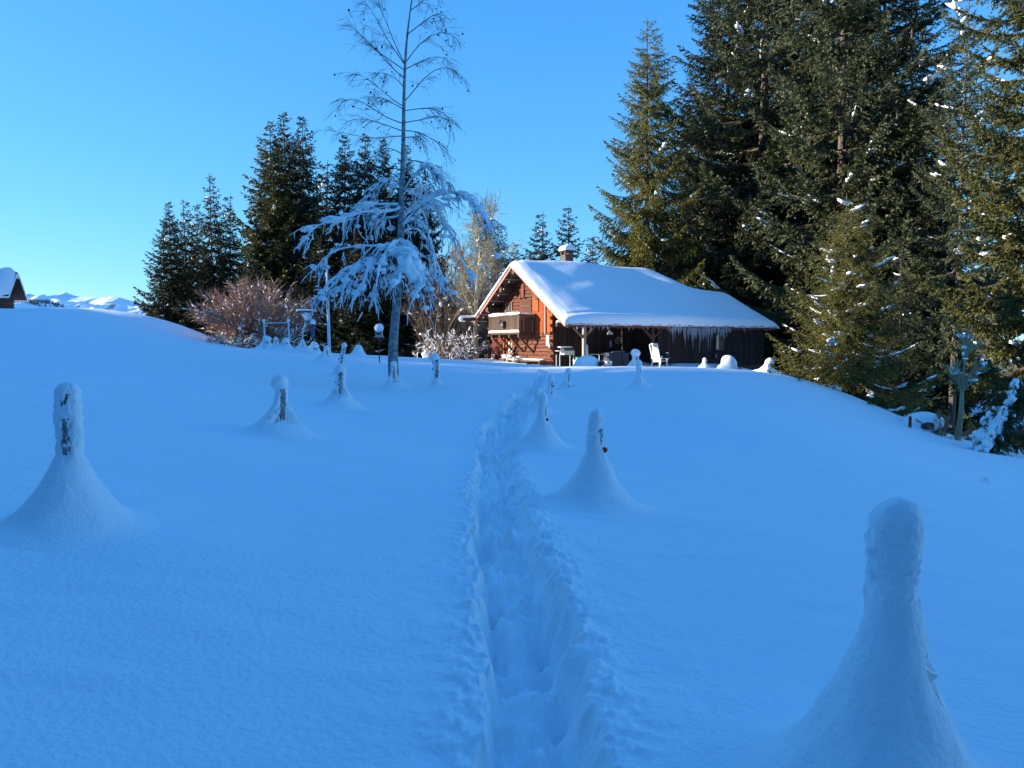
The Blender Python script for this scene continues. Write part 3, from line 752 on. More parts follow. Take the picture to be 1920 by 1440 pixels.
for vv in (2.1, 3.2, 4.4, 5.45):
    lbox('joist', M['beam'], -1.02, .0, vv - .07, vv + .07, 1.52, 1.688, bal)
    L_ = math.hypot(.85, .8); board('brace', M['beam'], bal, (-.47, vv, 1.10), (L_, .10, .10), (0, math.atan2(.8, .85), 0))
link('satellite_dish', MB().lathe([(.02, .02), (.14, .06), (.24, .14), (.245, .15), (.13, .075), (.0, .035)], k=18, cap=False).mesh('dark_dish'), M['darkmetal'], bal)
dd = chalet.children[-1] if False else [o for o in COL.objects if o.name.startswith('satellite_dish')][0]; dd.location = (-1.10, 3.72, 2.30); dd.rotation_euler = (0, -math.pi / 2, 0)
# wall decorations
lbox('plaque', M['white'], -.07, -.035, .34, .62, 1.05, 1.62, chalet)
board('wall_lamp', M['white'], chalet, (-.10, .14, 1.02), (.14, .12, .16))
# bench along the gable with snow
bench = link('bench', MB().box((-.55, 2.3, .22), (.42, 4.4, .07)).mesh('bench_seat'), M['greywood'], chalet)
for vv in (.3, 1.7, 3.1, 4.3): lbox('leg', M['beam'], -.72, -.38, vv - .05, vv + .05, -.5, .185, bench)
b_ = MB(); snow_bar(b_, (-.55, .1, .26), (-.55, 4.45, .26), .42, .10, 8); link('bench_snow', b_.mesh('bench_snow', True), M['snow_coat'], bench)

# long side: porch back wall, and the enclosed barn flush with the porch beam
back = link('porch_wall', MB().box((2.7, .12, .9), (5.35, .12, 3.2)).mesh('porch_wall'), M['darkwood'], chalet)
u = .02
while u < 5.3:
    w = rc.uniform(.2, .3); e = rc.uniform(-.012, .012); lbox('plank', M['darkwood'], u + .008, u + w - .008, .02 + e, .06, -.6, 3.1, back); u += w
side_w = link('barn_side_wall', MB().box((5.33, -1.1, 1.0), (.10, 2.36, 3.4)).mesh('barn_side_wall'), M['darkwood'], chalet)
barn = link('barn_wall', MB().box((9.25, VP + .12, .62), (7.9, .12, 2.6)).mesh('barn_wall'), M['darkwood'], chalet)
u = 5.3
while u < 13.1:
    w = rc.uniform(.17, .27); e = rc.uniform(-.014, .014)
    if not (9.35 < u + w / 2 < 10.15 and False): lbox('plank', M['darkwood'], u + .007, u + w - .007, VP + .02 + e, VP + .06, -.1, 2.05, barn)
    u += w
lbox('sill_board', M['greywood'], 5.3, 13.15, VP - .03, VP + .10, -.35, -.06, barn)
end = link('barn_end_wall', MB().box((13.15, 2.5, .9), (.12, 9.5, 2.9)).mesh('barn_end_wall'), M['darkwood'], chalet)
rear = link('rear_wall', MB().box((6.6, WL - .1, .9), (12.9, .12, 3.0)).mesh('rear_wall'), M['darkwood'], chalet)
# door window of the barn
bw = link('window', MB().box((9.72, VP - .025, 1.25), (.66, .03, .86)).mesh('barn_window'), M['glass'], chalet)
for (a, b, c, d) in ((9.36, 10.08, 1.68, 1.74), (9.36, 10.08, .76, .82)): lbox('frame', M['greywood'], a, b, VP - .07, VP - .01, c, d, bw)
for a in (9.36, 10.02): lbox('frame', M['greywood'], a, a + .06, VP - .068, VP - .01, .82, 1.68, bw)
lbox('curtain', M['curtain'], 9.45, 9.62, VP - .046, VP - .041, .85, 1.66, bw)
lbox('door_handle', M['metal'], 9.38, 9.42, VP - .1, VP - .02, .38, .58, barn)
lbox('curtain_rod', M['metal'], 9.5, 10.15, VP - .35, VP - .32, 1.84, 1.87, chalet)
# porch structure
beam = link('porch_beam', MB().box((6.1, VP, 2.12), (14.6, .17, .20)).mesh('porch_beam'), M['beam'], chalet)
pm = MB(); snow_bar(pm, (-1.22, VP, 2.16), (-.45, VP, 2.24), .26, .22, 12); link('beam_end_snow', pm.mesh('beam_end_snow', True), M['snow_coat'], beam)
for u in (.48, 4.9):
    lbox('porch_post', M['palewood'] if u < 1 else M['beam'], u - .08, u + .08, VP - .08, VP + .08, -.6, 2.02, chalet)
    for s in (-1, 1):
        board('brace', M['greywood'], chalet, (u + s * .36, VP, 1.74), (.85, .09, .10), (0, s * math.radians(-42), 0))
for k in range(9):
    u = .3 + k * 1.55; lbox('rafter', M['beam'], u - .06, u + .06, -2.85, .0, 0, .14, chalet, (math.atan(TAN), 0, 0)).location = (u, -1.4, 2.9)
    chalet_r = None
# panel of boards closing the side of the porch under the rake
for k in range(5):
    vv = VP + .25 + k * .28; lbox('porch_side_board', M['orangewood'] if k > 3 else M['redwood'], -.05, -.02, vv, vv + .26, 2.25, min(wall_top(vv), wall_top(vv + .26)) - .02, chalet)

# ---- roof: deck, battens, rake boards, tiles, snow
def sheet(us, vs_, off_top, off_bot, name, m, parent, smooth):
    U, V = np.meshgrid(us, vs_, indexing='ij'); Zt = roof_z(U, V) + off_top; Zb = roof_z(U, V) + off_bot
    n, k = U.shape; mb = MB()
    mb.add(np.stack([U, V, Zt], -1), gridf(n, k)); mb.add(np.stack([U, V, Zb], -1), gridf(n, k)[:, ::-1])
    rim = np.concatenate([np.stack([np.arange(n), np.zeros(n, int)], 1), np.stack([np.full(k, n - 1), np.arange(k)], 1), np.stack([np.arange(n)[::-1], np.full(n, k - 1)], 1), np.stack([np.zeros(k, int), np.arange(k)[::-1]], 1)])
    a = np.stack([U, V, Zt], -1)[rim[:, 0], rim[:, 1]]; b = np.stack([U, V, Zb], -1)[rim[:, 0], rim[:, 1]]
    m_ = len(rim); mb.add(np.concatenate([a, b]), [[i, (i + 1) % m_, m_ + (i + 1) % m_, m_ + i] for i in range(m_)])
    return link(name, mb.mesh(name, smooth), m, parent)
roof = sheet(np.linspace(U0 + .02, U1 - .05, 40), np.linspace(VE0 + .06, VE1 - .05, 40), -.02, -.10, 'roof', M['beam'], chalet, False)
for side, ve in ((-1, VE0), (1, VE1)):
    n = 8
    for k in range(n):
        v = VR + side * (.35 + (abs(ve - VR) - .6) * k / (n - 1)); zc = ZR - TAN * abs(v - VR) - .145
        board('batten', M['palewood'], roof, (-.48, v, zc), (.98, .10, .035), (-side * math.atan(TAN), 0, 0))
    L_ = abs(ve - VR) / math.cos(math.atan(TAN)); vm = (VR + ve) / 2
    board('rake_board', M['rake'], roof, (U0 - .02, vm, ZR - TAN * abs(vm - VR) - .07), (.05, L_, .22), (-side * math.atan(TAN), 0, 0))
u = U0 + .02
while u < U1 - .25:                                   # tile ends along the eave
    w = rc.uniform(.15, .21)
    board('tile', M['tile'], roof, (u + w / 2, VE0 - .02, 2.09 + rc.uniform(-.03, .03)), (w - .02, .10, .15 + rc.uniform(0, .07)), (math.atan(TAN) + rc.uniform(-.1, .1), rc.uniform(-.12, .12), 0)); u += w

def roof_snow():
    us = np.concatenate([np.linspace(U0 - .14, U0 + .6, 16), np.linspace(U0 + .65, U1 - .5, 90), np.linspace(U1 - .45, U1 + .05, 14)])
    vs_ = np.concatenate([np.linspace(VE0 - .10, VE0 + .5, 14), np.linspace(VE0 + .6, VE1 - .6, 60), np.linspace(VE1 - .5, VE1 + .10, 14)])
    U, V = np.meshgrid(us, vs_, indexing='ij')
    e = np.minimum(np.minimum(U - us[0], us[-1] - U), np.minimum(V - vs_[0], vs_[-1] - V))
    eu = np.minimum(U - us[0], us[-1] - U); ev = np.minimum(V - vs_[0], vs_[-1] - V)
    rnd = lambda d, r_: np.sqrt(np.clip(1 - (1 - np.clip(d / r_, 0, 1)) ** 2, 0, 1))
    th = .40 * rnd(eu, 1.1 + .9 * sstep(2.5, -2.5, V) + .4 * noise2(V * .9, U * 0, 79)) * rnd(ev, .40)
    dune = .06 * fbm2(U * .35, V * .5, 71, 3) + .012 * noise2(U * 2.2, V * 3.1, 72) + .09 * np.exp(-((U - 8.9 + V * .15) / .8) ** 2) * sstep(4, 1, np.abs(V - 0)) * .3
    Rz = roof_z(U, V)
    Zt = Rz + th * (1 + .5 * fbm2(U * .3, V * .3, 73, 2) * .35) + dune * sstep(0, .7, e) + .004
    # soften the ridge lines
    for _ in range(3):
        Zs = Zt.copy(); Zs[1:-1, 1:-1] = (Zt[:-2, 1:-1] + Zt[2:, 1:-1] + Zt[1:-1, :-2] + Zt[1:-1, 2:]) / 4
        Zt = np.where(e > .4, Zs, Zt)
    # cornice: the snow bulges out past the eave
    V2 = V - np.where(V < VE0 + .5, .09 * np.sin(np.clip((V - vs_[0]) / .5, 0, 1) * np.pi) * 1, 0)
    Zb = Rz + .03 - .03 * (1 - sstep(0, .35, e)) + .02 * noise2(U * 3, V * 3, 75)
    n, k = U.shape; mb = MB()
    T3 = np.stack([U, V2, Zt], -1); B3 = np.stack([U, V2, np.minimum(Zb, Zt - .005)], -1)
    rim = np.concatenate([np.stack([np.arange(n), np.zeros(n, int)], 1), np.stack([np.full(k - 1, n - 1), np.arange(1, k)], 1), np.stack([np.arange(n - 1)[::-1], np.full(n - 1, k - 1)], 1), np.stack([np.zeros(k - 2, int), np.arange(1, k - 1)[::-1]], 1)])
    idx = rim[:, 0] * k + rim[:, 1]; m_ = len(rim)
    allv = np.concatenate([T3.reshape(-1, 3), B3.reshape(-1, 3)])
    mb.add(allv, gridf(n, k)); mb.f.append(gridf(n, k)[:, ::-1] + n * k)
    mb.f.append(np.array([[idx[i], idx[(i + 1) % m_], n * k + idx[(i + 1) % m_], n * k + idx[i]] for i in range(m_)]))
    return link('roof_snow', mb.mesh('roof_snow', True), M['roof_snow'], chalet)
roof_snow()

# icicles
ice_m = MB().lathe([(.001, -1), (.012, -.82), (.022, -.5), (.034, -.15), (.048, 0)], k=6).mesh('icicle', True); ice_m.materials.append(M['ice'])
for k in range(290):
    dense = k < 190
    u = rc.uniform(5.2, 10.1) if dense else rc.uniform(U0 + .3, U1 - .4)
    if dense: L_ = max(.15, rc.gauss(.55, .2) * (1.1 - abs(u - 7.8) / 4.0)) * (1.9 if rc.random() < .12 else 1)
    else: L_ = rc.uniform(.10, .40)
    o = bpy.data.objects.new('icicle', ice_m); COL.objects.link(o); o.parent = chalet
    o.location = (u, VE0 - .02 + rc.uniform(-.04, .10), 2.17 + rc.uniform(-.03, .03)); s = rc.uniform(.6, 1.25); o.scale = (s, s, L_); o.rotation_euler = (rc.gauss(0, .03), rc.gauss(0, .04) + (.12 if rc.random() < .06 else 0), 0)

# chimney
chim = link('chimney', MB().box((2.95, 3.35, 5.8), (.54, .54, 1.25)).mesh('chimney'), M['brick'], chalet)
for du in (-.22, 0, .22):
    for dv in (-.22, .22): board('flue_pier', M['brick'], chim, (2.95 + du, 3.35 + dv, 6.52), (.10, .10, .22))
board('cap_plate', M['brick'], chim, (2.95, 3.35, 6.655), (.70, .70, .05))
a = np.linspace(0, np.pi, 12); cp = MB(); 
prof = np.stack([np.cos(a) * .36, np.sin(a) ** .7 * .34], -1)
for s_ in (0,):
    Vv = np.array([[2.95 + p[0], 3.35 + y, 6.68 + p[1]] for y in (-.37, -.33, .33, .37) for p in (prof * (1 if abs(y) < .35 else .93))]); cp.add(Vv, gridf(4, 12))
    cp.add(Vv[:12], [list(range(12))]); cp.add(Vv[-12:], [list(range(12))[::-1]])
link('cap_snow', cp.mesh('cap_snow', True), M['snow_coat'], chim)

# wooden gutter log at the left eave
gl = MB().tube([(-1.95, 7.72, 2.70), (-1, 7.70, 2.74), (.4, 7.68, 2.80)], [.12, .13, .13], 10).mesh('gutter_log')
gl_o = link('gutter_log', gl, M['greywood'], chalet)
g_ = MB(); snow_bar(g_, (-2.02, 7.72, 2.76), (-.6, 7.70, 2.82), .24, .16, 14); g_.blob((-1.98, 7.71, 2.70), (.13, .17, .19), 4, .25); g_.blob((-1.8, 7.71, 2.60), (.16, .09, .07), 5, .25)
link('log_snow', g_.mesh('log_snow', True), M['snow_coat'], gl_o)
# string of little lamps under the left rake
pts = np.array([(-.9, VR + .1, ZR - .42)] + [(-.88, VR + t * 4.6, ZR - .42 - TAN * t * 4.6 - .12 * math.sin(t * 15) ** 2) for t in np.linspace(.05, 1, 14)])
ls = link('light_string', MB().tube(pts, .008, 4).mesh('light_string_wire'), M['darkmetal'], chalet)
for p in pts[2::2]: link('bulb', MB().blob(tuple(p - np.array([0, 0, .06])), (.035, .035, .05), 1, 0, 1).mesh('bulb', True), M['white'], ls)

# ------------------------------------------------------------------ things around the chalet
RM = Matrix.Rotation(TH, 3, 'Z')
def LW(u, v, z=0.0):
    p = RM @ Vector((u, v, 0)); return Vector((CX + p.x, CY + p.y, CZ + z))
def on_ground(u, v, dz=0.0):
    p = LW(u, v); return Vector((p.x, p.y, gz(p.x, p.y) + dz))

# sled and sticks leaning by the red door
sl = thing('wooden_sled', 'pale wooden sled leaning on the gable wall under the balcony', 'sled', on_ground(-.35, 4.3), TH)
for dv in (-.2, .2): sl_t = link('runner', MB().tube([(-.75, dv, .05), (-.4, dv, .15), (0, dv, .45), (.18, dv, .95), (.1, dv, 1.05)], .025, 6).mesh('runner'), M['palewood'], sl)
for k in range(6): board('slat', M['palewood'], sl, (-.55 + k * .13, 0, .16 + .012 * k * k), (.08, .5, .025), (0, -.25 - .09 * k, 0))
fw = thing('firewood_heap', 'heap of pale split firewood with snow below the balcony', 'firewood', on_ground(-.75, 3.3), TH)
for k in range(16):
    a = rc.uniform(-.5, .5); L_ = rc.uniform(.45, .75)
    m_ = MB().tube([(-L_ / 2 * math.sin(a), -L_ / 2 * math.cos(a), 0), (L_ / 2 * math.sin(a), L_ / 2 * math.cos(a), rc.uniform(-.1, .1))], rc.uniform(.05, .08), 5).mesh('log')
    o = link('log', m_, M['palewood'], fw); o.location = (rc.uniform(-.25, .2), rc.uniform(-.75, .75), .06 + .36 * rc.random() ** 1.6)
fs = MB()
for k in range(7): fs.blob((rc.uniform(-.3, .2), rc.uniform(-.8, .8), .12 + .3 * rc.random()), (.12, .2, .06), k, .25, 1)
o = link('heap_snow', fs.mesh('heap_snow', True), M['snow_coat'], fw, kind='stuff')
p = on_ground(-.25, 6.75)
shv = thing('snow_shovel', 'thin handled snow shovel standing against the dark red door', 'shovel', p, TH)
link('handle', MB().tube([(0, 0, .05), (.04, 0, 1.25)], .02, 6).mesh('handle'), M['palewood'], shv); board('grip', M['palewood'], shv, (.04, 0, 1.28), (.05, .3, .05)); board('blade', M['metal'], shv, (-.01, 0, .15), (.03, .42, .36), (0, .1, 0))

# grill, bucket, barrel, table, chest in the porch
g = thing('gas_grill', 'grey gas grill with two knobs and snow dusted lid in the porch', 'grill', on_ground(-.1, -1.5), TH)
board('body', M['metal'], g, (.05, 0, .78), (.62, .45, .22)); board('lid', M['darkmetal'], g, (.05, .02, .97), (.58, .42, .15)); board('side_shelf', M['metal'], g, (-.42, 0, .88), (.30, .40, .04))
for du in (-.5, .34):
    for dv in (-.17, .17): board('leg', M['metal'], g, (du, dv, .33), (.035, .035, .72))
for du in (-.04, .14): link('knob', MB().blob((0, 0, 0), (.04, .03, .04), 1, 0, 1).mesh('knob', True), M['white'], g).location = (du, -.245, .80)
b_ = MB(); snow_bar(b_, (-.5, 0, 1.05), (.33, 0, 1.05), .42, .07, 21); link('lid_snow', b_.mesh('lid_snow', True), M['snow_coat'], g)
t = thing('plastic_bucket', 'white plastic bucket beside the green barrel', 'bucket', on_ground(-.05, -2.35), TH)
link('tub', MB().lathe([(.12, -.05), (.14, .3), (.155, .36), (.16, .36), (.14, .34)], k=16).mesh('tub', True), M['white'], t); link('lid', MB().lathe([(.165, .36), (.165, .40), (.0, .41)], k=16, cap=False).mesh('lid', True), M['white'], t)
t = thing('rain_barrel', 'bright green plastic barrel beside the porch post', 'barrel', on_ground(.28, -2.15), TH)
link('tub', MB().lathe([(.19, -.05), (.21, .1), (.22, .3), (.21, .46), (.2, .5)], k=18).mesh('barrel_tub', True), M['greenpl'], t); link('rim', MB().lathe([(.205, .49), (.225, .50), (.225, .55), (.19, .55), (.18, .47)], k=18, cap=False).mesh('rim', True), M['greenpl'], t)
t = thing('foam_roll', 'pale plastic roll standing upright behind the porch post', 'roll', on_ground(.72, -2.1), TH)
link('roll', MB().lathe([(.11, -.05), (.12, .5), (.11, 1.15), (.07, 1.17), (.0, 1.17)], k=14, cap=False).mesh('roll', True), M['white'], t); link('strap', MB().lathe([(.125, .55), (.127, .6)], k=14, cap=False).mesh('strap', True), M['bluepl'], t)
t = thing('metal_table', 'grey tubular metal table frame in the porch', 'table', on_ground(1.55, -1.75), TH)
for du in (-.42, .42):
    for dv in (-.25, .25): link('leg', MB().tube([(du, dv, -.1), (du, dv, .62)], .018, 6).mesh('leg'), M['metal'], t)
board('top', M['metal'], t, (0, 0, .635), (.95, .6, .025)); board('stretcher', M['metal'], t, (0, -.25, .3), (.84, .025, .025)); board('shelf', M['navy'], t, (0, 0, .2), (.8, .44, .14))
t = thing('white_crate', 'small white crate under the table in the porch', 'crate', on_ground(2.12, -2.1), TH)
for du in (-.14, .14): board('side', M['white'], t, (du, 0, .14), (.03, .3, .3))
for zz in (.0, .13, .27): board('slat', M['white'], t, (0, -.15, zz), (.25, .02, .07))
board('back', M['white'], t, (0, .14, .14), (.25, .02, .3))
t = thing('storage_chest', 'dark blue storage chest with folded sheet on its lid in the porch', 'chest', on_ground(3.0, -1.5), TH)
board('box', M['navy'], t, (0, 0, .28), (1.3, .75, .72)); board('lid', M['navy'], t, (0, 0, .665), (1.36, .8, .05)); link('sheet', MB().blob((.1, 0, .74), (.45, .3, .06), 3, .3).mesh('sheet', True), M['metal'], t)
t = thing('hanging_lamp', 'pale lamp hanging below the porch beam', 'lamp', LW(2.35, VP + .35, 1.65), TH)
link('shade', MB().lathe([(.16, 0), (.13, .1), (.05, .18), (.02, .2)], k=12).mesh('shade', True), M['white'], t); link('cord', MB().tube([(0, 0, .18), (0, 0, .55)], .01, 4).mesh('cord'), M['darkmetal'], t)
t = thing('leaning_pole', 'thin pole standing upright inside the porch', 'pole', on_ground(3.25, -1.9), TH)
link('shaft', MB().tube([(0, 0, 0), (-.08, 0, 1.3), (-.1, 0, 2.3)], .03, 6).mesh('shaft'), M['greywood'], t); link('foot', MB().lathe([(.05, -.05), (.05, .12), (.03, .14)], k=8).mesh('foot'), M['darkmetal'], t)
t = thing('wall_thermometer', 'pale blue thermometer board on the dark porch wall', 'thermometer', LW(3.75, -.02, 1.15), TH)
board('plate', M['bluepl'], t, (0, 0, 0), (.14, .03, .42)); board('tube', M['white'], t, (0, -.022, .02), (.03, .012, .3))
t = thing('spoked_wheel', 'small pale spoked wheel hung on the dark porch wall', 'wheel', LW(4.25, -.06, 1.35), TH)
a = np.linspace(0, 2 * np.pi, 19); link('rim', MB().tube(np.stack([.19 * np.cos(a), 0 * a, .19 * np.sin(a)], -1), .022, 6, False).mesh('rim'), M['metal'], t)
for k in range(8): link('spoke', MB().tube([(0, 0, 0), (.18 * math.cos(k * .785), 0, .18 * math.sin(k * .785))], .012, 5).mesh('spoke'), M['metal'], t)
t = thing('deck_chair', 'white slatted deck chair leaning back before the dark barn wall', 'chair', on_ground(4.75, -2.95), TH + .25)
for s in (-1, 1):
    board('leg', M['white'], t, (-.12, s * .27, .25), (.05, .05, .75), (0, .35, 0)); board('leg', M['white'], t, (.45, s * .27, .18), (.05, .05, .52)); board('armrest', M['white'], t, (.18, s * .30, .47), (.72, .07, .035))
    board('back_stile', M['white'], t, (-.22, s * .25, .72), (.05, .05, 1.05), (0, -.33, 0))
for k in range(6): board('back_slat', M['white'], t, (-.22 - (k - 2.5) * .0 - (-.5 + k * .2) * .17 * 1.0, 0, .36 + k * .17), (.025, .46, .155), (0, -.33, 0))
for k in range(5): board('seat_slat', M['white'], t, (.0 + k * .11, 0, .33), (.09, .5, .025))
t = thing('dark_stool', 'small dark stool with a snowy pot beside the deck chair', 'stool', on_ground(5.55, -2.75), TH)
for du, dv in ((-.13, -.13), (.13, -.13), (-.13, .13), (.13, .13)): board('leg', M['darkmetal'], t, (du, dv, .2), (.03, .03, .5))
board('seat', M['darkmetal'], t, (0, 0, .46), (.36, .36, .04)); link('pot', MB().lathe([(.08, .48), (.11, .66), (.11, .68)], k=12).mesh('pot'), M['darkmetal'], t); link('pot_snow', MB().blob((0, 0, .7), (.11, .11, .05), 2, .2, 1).mesh('pot_snow', True), M['snow_coat'], t)

# hut at the left edge
hp = P(8, 509, 41)
hut = thing('hay_hut', 'dark wooden hut with thick snowy roof at the left edge of the picture', 'hut', (hp[0], 41, hp[2] - 2.28), math.radians(198))
h_ = MB().add([[0, -1.3, -1.5], [0, 1.3, -1.5], [0, 1.3, 1.05], [0, 0, 2.15], [0, -1.3, 1.05], [3, -1.3, -1.5], [3, 1.3, -1.5], [3, 1.3, 1.05], [3, 0, 2.15], [3, -1.3, 1.05]],
              [[0, 1, 2, 3, 4][::-1], [5, 6, 7, 8, 9]]).add([[0, -1.3, -1.5], [0, -1.3, 1.05], [3, -1.3, 1.05], [3, -1.3, -1.5], [0, 1.3, -1.5], [0, 1.3, 1.05], [3, 1.3, 1.05], [3, 1.3, -1.5]], [[0, 1, 2, 3][::-1], [4, 5, 6, 7]])
link('wall', h_.mesh('hut_wall'), M['oldhut'], hut)
for k in range(12): board('log', M['oldhut'], hut, (-.03, 0, -.6 + k * .2), (.08, 2.6 if k < 8 else max(.3, 2.6 - (k - 7.5) * .5), .18))
for k in range(12): board('log', M['oldhut'], hut, (1.5, 1.33, -.6 + k * .15 if k < 11 else 1.0), (3.1, .08, .13))
ang_ = math.atan2(1.1, 1.3)
for s in (-1, 1):
    board('roof_board', M['oldhut'], hut, (1.4, s * .86, 1.55), (4.0, 2.1, .08), (-s * ang_, 0, 0))
n = 26; yy = np.linspace(-1.72, 1.72, n); us = np.linspace(-.65, 3.45, 12); U, V = np.meshgrid(us, yy, indexing='ij')
ed = np.minimum(np.minimum(U + .65, 3.45 - U) / .3, (1.72 - np.abs(V)) / .25); th = .34 * np.sqrt(np.clip(1 - (1 - np.clip(ed, 0, 1)) ** 2, 0, 1))
zz = 2.28 - np.sqrt(V ** 2 + .02) * .846; hs = MB().add(np.stack([U, V, zz + th + .01], -1), gridf(12, n)).add(np.stack([U, V, zz - .03], -1), gridf(12, n)[:, ::-1])
for sl_ in (np.s_[0, :], np.s_[-1, :], np.s_[:, 0], np.s_[:, -1]):
    A = np.stack([U, V, zz + th + .01], -1)[sl_]; B = np.stack([U, V, zz - .03], -1)[sl_]; m_ = len(A); hs.add(np.concatenate([A, B]), [[i, i + 1, m_ + i + 1, m_ + i] for i in range(m_ - 1)])
link('roof_snow', hs.mesh('hut_roof_snow', True), M['roof_snow'], hut)

# ------------------------------------------------------------------ bare twigs: birch, shrubs, thin trees
def grow(st, di, ln, n, wob, grav, r, up=0.0):
    """paths of N shoots with n points; grav bends them down (or up when negative) along their length"""
    N = len(st); Pn = np.zeros((N, n, 3)); D = di / (np.linalg.norm(di, axis=1, keepdims=True) + 1e-9); Dn = np.zeros((N, n, 3))
    Pn[:, 0] = st; Dn[:, 0] = D; step = (ln / (n - 1))[:, None]
    for i in range(1, n):
        D = D + r.normal(0, wob, (N, 3)); D[:, 2] -= grav; D /= np.linalg.norm(D, axis=1, keepdims=True) + 1e-9
        Pn[:, i] = Pn[:, i - 1] + D * step; Dn[:, i] = D
    return Pn, Dn
def sprout(Pn, Dn, per, lo, hi, spread, r, drop=0.0):
    """pick per shoots on every path: start points and directions"""
    N, n, _ = Pn.shape; f = r.uniform(lo, hi, (N, per)) * (n - 1); i = np.clip(f.astype(int), 0, n - 2); w = (f - i)[..., None]
    I = np.arange(N)[:, None]
    st = Pn[I, i] * (1 - w) + Pn[I, i + 1] * w; d = Dn[I, i + 1] + r.normal(0, spread, (N, per, 3)); d[..., 2] -= drop
    return st.reshape(-1, 3), d.reshape(-1, 3), (f / (n - 1)).reshape(-1)
def taper(N, n, r0, r1): return np.linspace(1, 0, n)[None] * (np.asarray(r0).reshape(-1, 1) - r1) + r1 + np.zeros((N, n))

def shrub(name, label, x, y, height, width, seed, mat_, nst=26, snowy=.5, group=None, flat=1.0, gravity=.02, cat='shrub', rtw=.009, per=(8, 7), frost=0, ssz=.8):
    r = np.random.default_rng(seed)
    t = thing(name, label, cat, (x, y, gz(x, y) - .1), 0, group)
    a = r.uniform(0, 6.283, nst); tilt = r.uniform(.05, 1.0, nst) ** .7
    st = np.stack([np.cos(a), np.sin(a), 0 * a], -1) * (.10 * width * r.uniform(0, 1, nst))[:, None]
    di = np.stack([np.cos(a) * tilt * width / height * .62, np.sin(a) * tilt * width / height * .62, 1 - .5 * tilt * flat], -1)
    ln = height * r.uniform(.75, 1.05, nst) * np.sqrt(1 + (tilt * width / height * .3) ** 2)
    P1, D1 = grow(st, di, ln, 8, .07, gravity, r)
    s2, d2, f2 = sprout(P1, D1, per[0], .2, 1.0, .45, r)
    P2, D2 = grow(s2, d2, height * .34 * r.uniform(.5, 1.2, len(s2)) * (1.2 - .6 * f2), 6, .10, gravity * .5, r)
    s3, d3, f3 = sprout(P2, D2, per[1], .15, 1.0, .5, r)
    P3, D3 = grow(s3, d3, height * .14 * r.uniform(.4, 1.2, len(s3)), 4, .12, 0, r)
    mb = MB(); mb.add(*tubes(P1, taper(nst, 8, height * .012 + .006, .008), 5)); link('stems', mb.mesh('stems'), mat_, t)
    mb = MB(); mb.add(*tubes(P2, taper(len(P2), 6, .012, rtw * .8), 4)); mb.add(*tubes(P3, taper(len(P3), 4, rtw, rtw * .55), 3)); link('twigs', mb.mesh('twigs'), mat_, t)
    if snowy:
        sn = MB(); k = int(len(s2) * snowy); i = r.choice(len(P2), k); j = r.integers(1, 5, k)
        C = P2[i, j]; S = ssz * r.uniform(.03, .085, (k, 1)) * np.array([1.6, 1.0, .8]) * (height / 2.5) ** .5
        hd = np.arctan2(D2[i, j, 1], D2[i, j, 0]); sn.add(*many_blobs(C + np.array([0, 0, .03]), S, hd, seed, 1, .3, tilt=np.clip(D2[i, j, 2] / (np.hypot(D2[i, j, 0], D2[i, j, 1]) + .3), -1, 1)))
        if frost:
            q = r.choice(len(P2), int(len(P2) * frost), replace=False); sn.add(*tubes(P2[q] + np.array([0, 0, .015]), taper(len(q), 6, .030, .012), 5))
            q = r.choice(len(P3), int(len(P3) * frost), replace=False); sn.add(*tubes(P3[q] + np.array([0, 0, .01]), taper(len(q), 4, .020, .008), 4))
        link('twig_snow', sn.mesh('twig_snow', True), M['tree_snow'], t, kind='stuff')
    return t

def pxshrub(name, label, px, Y, top, wpx, seed, mat_, **kw):
    x = P(px, 650, Y)[0]; h = P(px, top, Y)[2] - gz(x, Y); return shrub(name, label, x, Y, max(h, .4), wpx * Y / FPX, seed, mat_, **kw)
pxshrub('round_shrub', 'large round reddish brown bare shrub dotted with snow, left of the birch', 482, 36.5, 530, 165, 31, M['shrubtwig'], nst=80, snowy=.8, per=(12, 8), rtw=.009, flat=.75, ssz=.55)
pxshrub('low_shrub', 'low frosted shrub spreading at the foot of the round brown shrub', 440, 35, 603, 105, 32, M['browntwig'], nst=30, snowy=.9, frost=.3, flat=1.4, gravity=.06, group='frosted shrubs')
pxshrub('low_shrub', 'low frosted shrub behind the thin pipe rack', 530, 35.5, 596, 100, 33, M['browntwig'], nst=26, snowy=.8, frost=.3, flat=1.4, gravity=.06, group='frosted shrubs')
TH_ = 'bare thicket left of the chalet'
pxshrub('bare_shrub', 'brown bare thicket shrub right of the birch trunk', 815, 50, 520, 110, 34, M['browntwig'], nst=26, snowy=.25, group=TH_, rtw=.012)
pxshrub('bare_shrub', 'reddish bare thicket shrub between the birch and the pale trunk', 852, 52, 470, 100, 35, M['shrubtwig'], nst=22, snowy=.2, group=TH_, rtw=.012)
pxshrub('snowy_shrub', 'shrub bowed under bright sunlit snow left of the gable', 830, 46, 612, 90, 36, M['browntwig'], nst=22, snowy=.8, frost=.16, flat=1.3, gravity=.10, group=TH_)
pxshrub('snowy_shrub', 'sunlit snowy shrub close to the pale trunk by the gable', 872, 46.5, 616, 70, 37, M['browntwig'], nst=20, snowy=.8, frost=.2, flat=1.3, gravity=.09, group=TH_)
pxshrub('bare_shrub', 'bare brown shrub just behind the left eave log', 905, 53, 500, 80, 38, M['browntwig'], nst=18, snowy=.2, group=TH_, rtw=.012)
pxshrub('red_sapling', 'tiny red brown bare sapling beside the snowy boulder', 1774, 22.5, 768, 60, 39, M['shrubtwig'], nst=9, snowy=0, rtw=.007)

